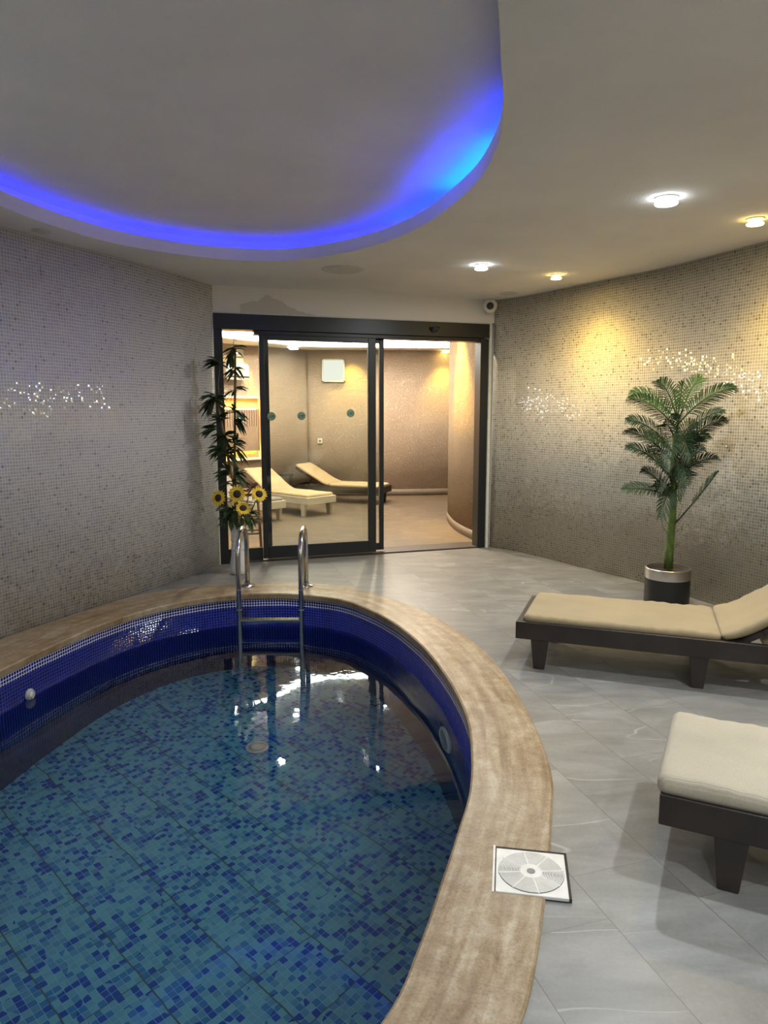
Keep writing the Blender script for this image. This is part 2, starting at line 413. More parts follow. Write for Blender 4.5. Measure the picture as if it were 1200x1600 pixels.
def strip(name, pts, z0, z1, mat, closed=False, parent=None, u0=0, thick=0):
    """vertical wall strip with UV in metres"""
    bm = bmesh.new(); uvl = bm.loops.layers.uv.new('UVMap')
    L = [0]; n = len(pts)
    seq = list(pts) + ([pts[0]] if closed else [])
    for a, b in zip(seq, seq[1:]): L.append(L[-1] + (b-a).length)
    lo = [bm.verts.new((p.x, p.y, z0)) for p in pts]; hi = [bm.verts.new((p.x, p.y, z1)) for p in pts]
    for i in range(len(seq)-1):
        j = (i+1) % n
        f = bm.faces.new([lo[i], lo[j], hi[j], hi[i]])
        for lp, (uu, vv) in zip(f.loops, ((L[i], z0), (L[i+1], z0), (L[i+1], z1), (L[i], z1))): lp[uvl].uv = (uu+u0, vv)
    o = finish(bm, name, mat, parent, smooth=True, recalc=False)
    if thick:
        md = o.modifiers.new('thick', 'SOLIDIFY'); md.thickness = abs(thick); md.offset = -1 if thick > 0 else 1
    return o
def inside(p, poly):
    c = False; n = len(poly)
    for i in range(n):
        a, b = poly[i], poly[i-1]
        if (a.y > p.y) != (b.y > p.y) and p.x < (b.x-a.x)*(p.y-a.y)/(b.y-a.y)+a.x: c = not c
    return c
def slab(name, outer, holes, z, mat, parent=None, down=False, thick=.0):
    vs = list(outer); edges = [(i, (i+1) % len(outer)) for i in range(len(outer))]
    for h in holes:
        k = len(vs); vs += list(h); edges += [(k+i, k+(i+1) % len(h)) for i in range(len(h))]
    vo, eo, fo, *_ = delaunay_2d_cdt([Vector((v.x, v.y)) for v in vs], edges, [], 0, 1e-5)
    bm = bmesh.new(); uvl = bm.loops.layers.uv.new('UVMap'); bv = [bm.verts.new((v.x, v.y, z)) for v in vo]
    for f in fo:
        c = sum((vo[i] for i in f), Vector((0, 0)))/len(f)
        if not inside(c, outer) or any(inside(c, h) for h in holes): continue
        ff = bm.faces.new([bv[i] for i in (f[::-1] if down else f)])
        for lp in ff.loops: lp[uvl].uv = (lp.vert.co.x, lp.vert.co.y)
    bmesh.ops.delete(bm, geom=[v for v in bm.verts if not v.link_faces], context='VERTS')
    o = finish(bm, name, mat, parent, recalc=False)
    if thick:
        md = o.modifiers.new('thick', 'SOLIDIFY'); md.thickness = thick; md.offset = -1
    return o
V2 = lambda *a: Vector(a[:2])

# ------------------------------------------------------------------ the pool hall shell
ZC = 2.50
LW = [(-1.51, 6.5), (-1.742, 5.80), (-1.95, 5.28), (-2.14, 4.88), (-2.377, 4.285), (-2.58, 3.6), (-2.72, 2.8), (-2.78, 1.9), (-2.75, .9), (-2.6, -.3), (-2.4, -1.6)]
RW = [(1.101, 7.352), (1.30, 7.17), (1.53, 6.82), (1.88, 6.22), (2.12, 5.82), (2.27, 5.48), (2.40, 5.12), (2.60, 4.62), (2.88, 3.95), (3.2, 3.1), (3.4, 2.1), (3.45, .9), (3.4, -.3), (3.2, -1.6)]
lw = catmull([V2(*p) for p in LW], False, .08); rw = catmull([V2(*p) for p in RW], False, .08)
struct(strip('wall_left', lw, 0, ZC, 'mosaic_left', thick=-.10), 'curved wall of pale grey glass mosaic left of the pool', 'wall')
struct(strip('wall_right', rw[::-1], 0, ZC, 'mosaic_right', thick=-.10, u0=3.3), 'curved wall of sand coloured mosaic behind the potted palm', 'wall')
struct(strip('wall_back', [V2(3.2, -1.6), V2(-2.4, -1.6)], 0, ZC, 'ceiling', thick=.10))
room = [V2(p.x, p.y) for p in lw] + [V2(p.x, p.y) for p in rw[::-1]]
A = Vector((-1.51, 6.50)); B = Vector((1.101, 7.352)); E_ = (B-A).normalized(); NN = Vector((-E_.y, E_.x)); DL = (B-A).length
DA = math.atan2(E_.y, E_.x)
def D(u, w=0): return A + E_*u + NN*w             # point on the door wall, w into the next room
# pool outline
INN = [(-2.09, 3.744), (-2.00, 4.15), (-1.84, 4.66), (-1.60, 5.05), (-1.28, 5.30), (-.905, 5.398), (-.60, 5.36), (-.27, 5.18), (.012, 4.76), (.20, 4.285), (.302, 3.874), (.368, 3.464), (.392, 3.102), (.372, 2.79), (.328, 2.483), (.265, 2.25), (.187, 1.983), (.10, 1.70), (.0, 1.46),
       (-.28, 1.08), (-.70, .86), (-1.15, .84), (-1.60, 1.02), (-1.95, 1.42), (-2.15, 1.95), (-2.22, 2.6), (-2.18, 3.2)]
OUT = [(-2.377, 4.24), (-2.16, 4.80), (-1.95, 5.24), (-1.68, 5.52), (-1.296, 5.68), (-.95, 5.745), (-.62, 5.73), (-.28, 5.59), (.04, 5.26), (.285, 4.89), (.476, 4.45), (.60, 4.02), (.655, 3.6), (.675, 3.143), (.668, 2.80), (.640, 2.547), (.594, 2.36), (.527, 2.10), (.455, 1.86), (.377, 1.62), (.30, 1.44),
       (.05, .98), (-.35, .62), (-.85, .47), (-1.35, .50), (-1.85, .75), (-2.25, 1.25), (-2.48, 1.85), (-2.56, 2.6), (-2.50, 3.4)]
inn = catmull([V2(*p) for p in INN]); outc = catmull([V2(*p) for p in OUT])
struct(slab('floor', room + [], [outc], 0, 'floor', thick=.12), 'grey stone tiled floor around the pool', 'floor')
# coping ring
def ring_resample(pts, n):
    seq = pts+[pts[0]]; L = [0]
    for a, b in zip(seq, seq[1:]): L.append(L[-1]+(b-a).length)
    out = []; k = 0
    for i in range(n):
        s = L[-1]*i/n
        while L[k+1] < s: k += 1
        out.append(seq[k].lerp(seq[k+1], (s-L[k])/(L[k+1]-L[k])))
    return out, L[-1]
bm = bmesh.new(); uvl = bm.loops.layers.uv.new('UVMap')
NR = 320; ri, LI = ring_resample(inn, NR)
def nearest_on(pts, p):
    best = None
    for i in range(len(pts)):
        a, b = pts[i], pts[(i+1) % len(pts)]; ab = b-a; t = max(0, min(1, (p-a).dot(ab)/max(ab.dot(ab), 1e-9))); q = a+ab*t
        d = (q-p).length
        if best is None or d < best[0]: best = (d, q)
    return best[1]
prev_s = 0
# walk the outer line by matching it to outward normals of the inner line
ro = []
for i in range(NR):
    t = (ri[(i+1) % NR]-ri[i-1]).normalized(); n_ = Vector((-t.y, t.x))
    if not inside(ri[i]-n_*.02, inn): pass
    nn = n_ if not inside(ri[i]+n_*.02, inn) else -n_
    q = nearest_on(outc, ri[i]+nn*.33); ro.append(q)
prof = [(-.012, -.030), (-.012, .006), (-.006, .011), (.0, .012)]
rows = []
for i in range(NR):
    a, b = ri[i], ro[i]; d = (b-a).normalized(); col = []
    for off, z in ((-.012, -.03), (-.012, .004), (-.004, .011), (.006, .012)):
        p = a+d*off; col.append(((p.x, p.y, z), off))
    wl = (b-a).length
    for k in (.33, .66): p = a.lerp(b, k); col.append(((p.x, p.y, .012), wl*k))
    p = b - d*.008; col.append(((p.x, p.y, .012), wl-.008)); col.append(((b.x, b.y, .006), wl)); col.append(((b.x, b.y, -.03), wl+.03))
    rows.append([(bm.verts.new(c), v) for c, v in col])
for i in range(NR):
    j = (i+1) % NR; u0 = LI*i/NR; u1 = LI*(i+1)/NR
    for k in range(len(rows[i])-1):
        f = bm.faces.new([rows[i][k][0], rows[j][k][0], rows[j][k+1][0], rows[i][k+1][0]])
        for lp, uvv in zip(f.loops, ((u0, rows[i][k][1]), (u1, rows[j][k][1]), (u1, rows[j][k+1][1]), (u0, rows[i][k+1][1]))): lp[uvl].uv = uvv
cop = finish(bm, 'pool_coping', 'travertine', smooth=True); autosmooth(cop, 35)
struct(cop, 'brown travertine coping slabs edging the blue pool', 'pool edge')
ZW, ZF = -.24, -1.19
pw = strip('pool_wall', inn, ZF, -.02, 'pool_tile', closed=True, thick=.08)
struct(pw, 'cobalt blue mosaic side wall of the pool', 'pool wall')
pf = slab('pool_floor', inn, [], ZF, 'pool_floor', thick=.1)
struct(pf, 'mixed blue mosaic bottom of the pool', 'pool floor')
wat = slab('pool_water', [p for p in offset_closed(inn, -.001)], [], ZW, 'water')
tag(wat, 'still clear water filling the curved blue pool', 'water', None, 'stuff')

# ceiling with the curved recess
LIP = [(.307, 2.107), (.374, 2.466), (.446, 2.866), (.476, 3.231), (.45, 3.661), (.349, 4.102), (.195, 4.558), (-.086, 5.019), (-.461, 5.362), (-.803, 5.495), (-1.166, 5.427), (-1.50, 5.23), (-1.82, 4.86), (-2.011, 4.366), (-2.09, 3.95),
       (-2.2, 3.2), (-2.27, 2.3), (-2.12, 1.3), (-1.7, .6), (-1.1, .3), (-.5, .42), (-.05, .9), (.17, 1.5)]
lip = catmull([V2(*p) for p in LIP])
lipo = offset_closed(lip, .13); lipm = offset_closed(lip, .075); lipi = offset_closed(lip, .015)
wallhalf = offset_closed(room, -.0)
ce = slab('ceiling', room, [lip], ZC, 'ceiling', down=True)
struct(ce, 'white plaster ceiling with a round recess over the pool', 'ceiling')
struct(strip('trim_1', lip, ZC, ZC+.085, 'fascia', closed=True), 'white upright lip around the ceiling recess', 'trim')
struct(strip('trim_2', lipi, ZC+.055, ZC+.085, 'fascia', closed=True))
def annulus(name, a, b, z, mat):
    bm = bmesh.new(); n = len(a)
    va = [bm.verts.new((p.x, p.y, z)) for p in a]; vb = [bm.verts.new((p.x, p.y, z)) for p in b]
    for i in range(n): bm.faces.new([va[i], va[(i+1) % n], vb[(i+1) % n], vb[i]])
    return finish(bm, name, mat, recalc=False)
struct(annulus('trim_3', lip, lipi, ZC+.085, 'fascia')); struct(annulus('trim_4', lipi, lipo, ZC+.055, 'fascia'))
struct(strip('trim_5', lipo, ZC+.055, ZC+.17, 'fascia', closed=True))
struct(slab('ceiling_recess', lipo, [], ZC+.17, 'ceiling', down=True), 'raised plaster ceiling inside the curved blue lit recess', 'ceiling')
# the blue light strip lying in the cove
led = thing('led_strip', 'blue light strip glowing in the cove of the curved ceiling recess', 'light strip', (0, 0, 0))
n = len(lipm)
def near_i(p): return min(range(n), key=lambda i: (lipm[i]-V2(*p)).length)
iA, iB, iC, iD, iE = near_i((.56, 3.05)), near_i((.45, 4.1)), near_i((.05, 5.05)), near_i((-1.75, 5.1)), near_i((-2.2, 3.7))
def seg(i0, i1, mat, r=.006):
    ids = []
    i = i0
    while True:
        ids.append(i)
        if i == i1: break
        i = (i+1) % n
    bm = bmesh.new(); tube(bm, [(lipm[i].x, lipm[i].y, ZC+.063) for i in ids], r, 6); return finish(bm, 'strip_section', mat, led, True)
iH0, iH1 = near_i((.54, 3.55)), near_i((.38, 4.35)); seg(iA, iH0, 'led_blue'); seg(iH0, iH1, 'led_blue_hot', .008); seg(iH1, iB, 'led_blue') if iB > iH1 else None; seg(iB, iC, 'led_blue'); seg(iC, iD, 'led_blue_dim'); seg(iD, iE, 'led_blue_dim')

# ------------------------------------------------------------------ door wall and the sliding door
def dbox(bm, u0, u1, w0, w1, z0, z1):              # box aligned with the door wall
    c = D((u0+u1)/2, (w0+w1)/2); box(bm, (c.x, c.y, (z0+z1)/2), (abs(u1-u0), abs(w1-w0), z1-z0), Euler((0, 0, DA)))
ZH = 2.262
bm = bmesh.new(); uvl = bm.loops.layers.uv.new('UVMap')
for (u0, u1, z0, z1) in ((-.06, DL+.06, ZH+.012, ZC+.1),):
    p = [D(u0), D(u1)]
    vs = [bm.verts.new((p[0].x, p[0].y, z0)), bm.verts.new((p[1].x, p[1].y, z0)), bm.verts.new((p[1].x, p[1].y, z1)), bm.verts.new((p[0].x, p[0].y, z1))]
    f = bm.faces.new(vs)
    for lp, q in zip(f.loops, ((u0, z0), (u1, z0), (u1, z1), (u0, z1))): lp[uvl].uv = q
wd = finish(bm, 'wall_front', 'door_wall', recalc=False)
md = wd.modifiers.new('thick', 'SOLIDIFY'); md.thickness = .16; md.offset = -1
struct(wd, 'plaster wall strip above the sliding door with a brown damp patch', 'wall')
bm = bmesh.new(); dbox(bm, -.35, -.005, .08, .24, 0, ZC+.1); dbox(bm, DL+.0, DL+.30, .08, .24, 0, ZC+.1); struct(finish(bm, 'wall_front_return', 'fascia'))
bm = bmesh.new(); dbox(bm, -.02, .0, -.012, .02, 0, ZH+.012); dbox(bm, 2.692, 2.722, -.012, .02, .0, ZH+.012); dbox(bm, 0, 2.70, -.012, .02, ZH, ZH+.012)
struct(finish(bm, 'trim_6', 'white_trim'), 'thin white edging around the sliding door', 'trim')
dr = thing('door_1', 'black framed glass sliding door between the pool hall and the lounge', 'sliding door', (0, 0, 0)); dr['kind'] = 'structure'
def dpart(name, boxes, mat='black_metal', bev=.003):
    bm = bmesh.new()
    for b_ in boxes: dbox(bm, *b_)
    o = finish(bm, name, mat, dr)
    if bev: bevel(o, bev)
    return o
dpart('jamb', [(0, .078, 0, .13, 0, 2.12)]); dpart('jamb', [(2.605, 2.69, 0, .13, 0, 2.12)])
dpart('header', [(0, 2.69, -.02, .15, 2.125, ZH)])
dpart('track_cover', [(.36, 2.60, .005, .13, 2.09, 2.125)])
fx = dpart('fixed_pane_frame', [(.078, .40, .03, .07, .0, .13)])
bm = bmesh.new(); dbox(bm, .078, .40, .045, .051, .13, 2.125); finish(bm, 'fixed_glass', 'glass', dr)
# front leaf
lf = bpy.data.objects.new('sliding_leaf', None); COL.objects.link(lf); lf.parent = dr
def leaf(boxes, mat, name, par):
    bm = bmesh.new()
    for b_ in boxes: dbox(bm, *b_)
    o = finish(bm, name, mat, par); return o
bevel(leaf([(.40, .445, -.01, .03, .03, 2.09), (1.43, 1.505, -.01, .03, .03, 2.09), (.445, 1.43, -.01, .03, .03, .145), (.445, 1.43, -.01, .03, 2.045, 2.09)], 'black_metal', 'leaf_frame', lf))
leaf([(.445, 1.43, .007, .013, .145, 2.045)], 'glass', 'leaf_glass', lf)
lf2 = bpy.data.objects.new('sliding_leaf', None); COL.objects.link(lf2); lf2.parent = dr
bevel(leaf([(.455, .495, .075, .11, .03, 2.09), (1.568, 1.612, .075, .11, .03, 2.09), (.495, 1.568, .075, .11, .03, .10), (.495, 1.568, .075, .11, 2.05, 2.09)], 'black_metal', 'leaf_frame', lf2))
leaf([(.495, 1.568, .09, .096, .10, 2.05)], 'glass', 'leaf_glass', lf2)
dpart('threshold', [(.0, 2.69, .02, .30, -.01, .012)], 'threshold')
bm = bmesh.new(); p = D(2.093, -.03); 
lathe(bm, [(.0, -.045), (.03, -.040), (.045, -.02), (.05, 0), (.0, 0)], 20, (p.x, p.y, 2.21)); finish(bm, 'motion_sensor', 'plastic_dark', dr, True)
# round manifestation stickers
def sticker(u, w, z, label):
    p = D(u, w); t = thing('glass_sticker', label, 'sticker', (p.x, p.y, z), DA, 'round green stickers on the door glass')
    bm = bmesh.new(); r = bmesh.ops.create_cone(bm, cap_ends=True, segments=40, radius1=.039, radius2=.039, depth=.0012)
    bmesh.ops.rotate(bm, matrix=Matrix.Rotation(PI/2, 3, 'X'), verts=bm.verts); finish(bm, 'disc', 'sticker', t)
    bm = bmesh.new()
    for pts in ([(-.030, -.012), (-.016, .004), (-.009, -.004), (.004, .012), (.012, .004), (.022, .008), (.031, -.002)], [(-.033, -.016), (-.01, -.013), (.012, -.017), (.032, -.012)], [(-.006, -.002), (.004, -.006), (.018, -.004)]):
        tube(bm, [(x, -.0014, z_) for x, z_ in pts], .0016, 5)
    for k, x in enumerate((.004, .012, .020)): box(bm, (x, -.0014, .0035-.001*k), (.0045, .001, .007))
    finish(bm, 'printed_mark', 'sticker_ink', t)
sticker(.225, .0435, 1.361, 'round green sticker on the narrow fixed pane behind the bamboo')
sticker(.500, .0055, 1.357, 'round green sticker on the sliding pane, leftmost and next to the thin black frame bar')
sticker(.780, .0055, 1.360, 'round green sticker in the middle of the row on the sliding pane')
sticker(1.255, .0055, 1.385, 'round green sticker on the sliding pane beside the thick black frame bar')

# ------------------------------------------------------------------ the lounge behind the door
LL = catmull([V2(*p) for p in [(-1.72, 6.72), (-2.5, 7.0), (-3.1, 8.0), (-3.2, 9.2), (-3.0, 10.0), (-2.45, 10.75), (-1.94, 11.31), (-1.26, 12.0)]], False, .1)
LB = catmull([V2(*p) for p in [(-1.26, 12.0), (.13, 12.0), (1.1, 12.13), (2.6, 12.5)]], False, .1)
LC = catmull([V2(*p) for p in [(1.20, 7.52), (1.016, 7.726), (.87, 8.363), (.83, 9.1), (.88, 9.72), (1.05, 10.4), (1.5, 11.0), (2.6, 11.4)]], False, .06)
ZL = 2.64
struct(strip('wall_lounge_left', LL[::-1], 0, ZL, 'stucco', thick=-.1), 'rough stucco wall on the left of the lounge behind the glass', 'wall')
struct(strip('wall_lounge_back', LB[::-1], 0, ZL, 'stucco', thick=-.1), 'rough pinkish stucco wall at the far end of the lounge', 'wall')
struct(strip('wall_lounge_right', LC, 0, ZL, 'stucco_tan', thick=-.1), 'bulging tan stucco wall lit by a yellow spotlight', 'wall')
off = lambda pts, d: [p + Vector((-(pts[min(i+1, len(pts)-1)]-pts[max(i-1, 0)]).normalized().y, (pts[min(i+1, len(pts)-1)]-pts[max(i-1, 0)]).normalized().x))*d for i, p in enumerate(pts)]
lroom = [V2(p.x, p.y) for p in [D(DL+.25, .24)]] + [V2(2.6, 8), V2(2.6, 12.5)] + LB[::-1][1:] + LL[::-1][1:] + [D(-.2, .24)]
lfl = slab('floor_lounge', [D(DL+.25, .02), V2(2.6, 8.0), V2(2.6, 12.5)] + LB[::-1][1:] + LL[::-1][1:] + [D(-.25, .02)], [], -.001, 'floor_lounge', thick=.1)
struct(lfl, 'stone tiled floor of the lounge behind the sliding door', 'floor')
clg = slab('ceiling_lounge', [D(DL+.25, .12), V2(2.6, 8.0), V2(2.6, 12.5)] + LB[::-1][1:] + LL[::-1][1:] + [D(-.25, .12)], [], ZL, 'ceiling', down=True)
struct(clg, 'white plaster ceiling of the lounge', 'ceiling')
SI = catmull([V2(*p) for p in [(-2.75, 8.0), (-2.75, 9.2), (-2.25, 10.02), (-1.81, 10.6), (-1.21, 11.40), (-.1, 11.62), (1.04, 11.72), (2.6, 11.9)]], False, .1)
bm = bmesh.new(); ZS = 2.40
def poly_prism(bm, poly, z0, z1):
    a = [bm.verts.new((p.x, p.y, z0)) for p in poly]; b = [bm.verts.new((p.x, p.y, z1)) for p in poly]
    n = len(poly); bm.faces.new(a); bm.faces.new(b[::-1])
    for i in range(n): bm.faces.new([a[i], a[(i+1) % n], b[(i+1) % n], b[i]])
poly_prism(bm, SI + [V2(2.6, 12.48)] + LB[::-1][1:] + LL[::-1][1:-12], ZS, ZS+.015)
so = finish(bm, 'ceiling_lounge_soffit', 'fascia'); struct(so, 'dropped plaster band around the lounge ceiling', 'ceiling')
ls = strip('cove_glow', off(SI, -.0), ZS+.016, ZS+.15, 'cove_glow_white');  # glowing band stands in for the brightly lit plaster of the cove
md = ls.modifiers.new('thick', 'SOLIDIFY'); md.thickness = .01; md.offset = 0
tag(ls, 'bright white glowing band standing for the lit cove along the lounge ceiling edge', 'light strip')
struct(strip('baseboard_lounge_right', off(LC, .012), 0, .10, 'skirting', thick=-.011)); 
struct(strip('baseboard_lounge_back', off(LB, -.012), 0, .11, 'skirting', thick=.011)); struct(strip('baseboard_lounge_left', off(LL, -.012), 0, .11, 'skirting', thick=.011))
# small lit window high in the back wall
w0 = aty(521, 579, 11.97)
wn = thing('window_1', 'small square lit window high on the lounge back wall', 'window', (w0.x, w0.y-.01, w0.z), 0); wn['kind'] = 'structure'
bm = bmesh.new()
for s in (-1, 1): box(bm, (s*.175, 0, 0), (.02, .04, .37)); box(bm, (0, 0, s*.175), (.37, .04, .02))
finish(bm, 'window_frame', 'plastic_white', wn)
bm = bmesh.new(); box(bm, (0, .005, 0), (.34, .01, .34)); finish(bm, 'pane', 'frosted', wn)
# socket
p = aty(500, 689, 11.97); sk = thing('wall_socket', 'small white power socket on the lounge back wall', 'socket', (p.x, p.y, p.z))
bm = bmesh.new(); box(bm, (0, 0, 0), (.08, .02, .08)); bevel(finish(bm, 'cover', 'plastic_white', sk), .004)
bm = bmesh.new(); lathe(bm, [(0, .004), (.022, .004), (.022, -.004), (0, -.004)], 20); bmesh.ops.rotate(bm, matrix=Matrix.Rotation(PI/2, 3, 'X'), verts=bm.verts); bmesh.ops.translate(bm, vec=(0, -.010, 0), verts=bm.verts); finish(bm, 'outlet_well', 'plastic_grey', sk)

# things on the diagonal left wall of the lounge
WA = Vector((-2.45, 10.75)); WB = Vector((-1.94, 11.31)); we = (WB-WA).normalized(); wnrm = Vector((we.y, -we.x)); WAng = math.atan2(we.y, we.x)
def onwall(px, py, off_=.0):                       # sight line to that wall plane, off_ in front of it
    r = ray(px, py); o2 = WA + wnrm*off_; t = o2.dot(wnrm)/(r.x*wnrm.x+r.y*wnrm.y); return Vector((r.x*t, r.y*t, H+r.z*t))
# backlit curtain panel
c0 = onwall(378, 672, .06); nic = thing('backlit_panel', 'brown curtained panel with amber light glowing around it behind the bamboo', 'backlit panel', c0, WAng)
a_ = onwall(351, 640, .06); b_ = onwall(405, 706, .06); Wp = (Vector((b_.x, b_.y))-Vector((a_.x, a_.y))).length; hz = a_.z-b_.z
bm = bmesh.new(); box(bm, (0, -.0, hz*.28), (Wp, .03, hz*.40)); finish(bm, 'striped_curtain', 'striped', nic)
bm = bmesh.new(); box(bm, (0, -.0, -hz*.21), (Wp, .026, hz*.58)); finish(bm, 'lower_curtain', 'curtain_plain', nic)
for s_ in (-1, 1): bm = bmesh.new(); box(bm, (s_*Wp/2, 0, 0), (.015, .04, hz)); finish(bm, 'rail', 'stand_wood', nic)
for s_ in (-1, 1): bm = bmesh.new(); box(bm, (0, .035, s_*hz*.49), (Wp*.96, .012, .015)); finish(bm, 'amber_strip', 'led_amber', nic)
bm = bmesh.new(); box(bm, (0, .02, hz*.5+.17), (Wp+.12, .09, .03)); box(bm, (0, .02, -hz*.5-.12), (Wp+.12, .09, .03)); box(bm, (Wp/2+.06, .02, .02), (.03, .09, hz+.30)); finish(bm, 'surround', 'fascia', nic)
# air conditioner
c0 = onwall(366, 583, .11); ac = thing('air_conditioner', 'white wall mounted air conditioner above the amber panel', 'air conditioner', c0, WAng)
bm = bmesh.new(); box(bm, (0, 0, .03), (.42, .20, .20)); bevel(finish(bm, 'casing', 'plastic_white', ac), .03, 3)
bm = bmesh.new(); box(bm, (0, -.085, -.055), (.38, .05, .02)); finish(bm, 'air_outlet', 'plastic_dark', ac)
bm = bmesh.new(); box(bm, (0, -.095, -.085), (.39, .012, .03), Euler((R(25), 0, 0))); finish(bm, 'louvre', 'plastic_white', ac)
for yy, nm in ((551, 'grey square panel on the lounge wall, upper of the two behind the bamboo'), (566, 'grey square panel on the lounge wall, lower of the two above the air conditioner')):
    c0 = onwall(373, yy, .02); bm = bmesh.new(); box(bm, (0, 0, 0), (.16, .02, .115)); o = bevel(finish(bm, 'wall_panel', 'panel_grey'), .004); o.location = c0; o.rotation_euler.z = WAng
    tag(o, nm, 'wall panel', 'grey panels above the air conditioner')
c0 = onwall(387, 590, .012); hk = thing('wall_hook', 'thin dark wire hook hanging on the lounge wall beside the bamboo top', 'hook', c0, WAng)
bm = bmesh.new()
tube(bm, [(-.03, 0, .07), (-.03, 0, .0), (.0, 0, -.015), (.03, 0, 0), (.03, 0, .05)], .004, 6); tube(bm, [(0, 0, .08), (0, 0, -.02)], .004, 6); finish(bm, 'prongs', 'plastic_grey', hk, True)
bm = bmesh.new(); tube(bm, [(0, 0, -.02), (.02, 0, -.10), (-.01, 0, -.17), (-.05, 0, -.18), (-.07, 0, -.10)], .003, 6); finish(bm, 'wire', 'plastic_grey', hk, True)

# ------------------------------------------------------------------ loungers
def cushion(name, L0, L1, W, th, mat, par, path=None, r=.02, crinkle=.004, sd=0, side_droop=0):
    """soft pad from L0 to L1 along x (or along a path function s->(x,z,angle)), width W"""
    rnd = random.Random(sd)
    nx = max(8, int((L1-L0)/.035)); ny = 14; nz_t = []
    bm = bmesh.new(); grid = {}
    def prof(d):            # rounded edge height factor, d = distance from the edge
        if d >= r: return 1.0
        return math.sqrt(max(0, 1-(1-d/r)**2))
    def P(s, y, up):
        ex = min(s-L0, L1-s); ey = W/2-abs(y)
        f = min(prof(ex), prof(ey)) if True else 1
        h = th*.5 + (th*.5)*f*(1 if up else -1)
        if up: h += crinkle*(math.sin(s*31+y*7+sd)+math.sin(y*41+s*17+sd*2))*f*.5 + crinkle*1.2*math.sin(s*90+sd)*max(0, 1-ey/.06)*f
        return s, y, h
    def edge_pts(a, b, n_):
        xs = [a, a+r*.08, a+r*.3, a+r*.65, a+r]; k = n_
        xs += [a+r+(b-a-2*r)*(i+1)/(k) for i in range(k-1)]
        xs += [b-r, b-r*.65, b-r*.3, b-r*.08, b]; return xs
    xs = edge_pts(L0, L1, nx); ys = edge_pts(-W/2, W/2, ny)
    for up in (0, 1):
        for i, s in enumerate(xs):
            for j, y in enumerate(ys):
                # round the plan corners
                cx, cy = min(s-L0, L1-s), W/2-abs(y); rc = max(r, .03)
                ss, yy = s, y
                if cx < rc and cy < rc:
                    dx, dy = rc-cx, rc-cy; m_ = max(dx, dy); q = math.hypot(dx, dy)
                    if q > 0:
                        kx, ky = dx*m_/q, dy*m_/q
                        ss = (L0+rc-kx) if s-L0 < L1-s else (L1-rc+kx); yy = math.copysign(W/2-rc+ky, y)
                e = (i in (0, len(xs)-1) or j in (0, len(ys)-1))
                if e and up == 0: grid[(0, i, j)] = None; continue
                _, _, h = P(s, y, up)
                if e: h = th*.5
                if path: x_, z_, an = path(ss); x = x_-math.sin(an)*h; z = z_+math.cos(an)*h
                else: x, z = ss, h
                grid[(up, i, j)] = bm.verts.new((x, yy, z))
    for i in range(len(xs)):
        for j in range(len(ys)):
            if grid[(0, i, j)] is None: grid[(0, i, j)] = grid[(1, i, j)]
    for up in (0, 1):
        for i in range(len(xs)-1):
            for j in range(len(ys)-1):
                vs = [grid[(up, i, j)], grid[(up, i+1, j)], grid[(up, i+1, j+1)], grid[(up, i, j+1)]]
                if len(set(vs)) == 4 and not bm.faces.get(vs):
                    try: bm.faces.new(vs)
                    except ValueError: pass
    return finish(bm, name, mat, par, True)

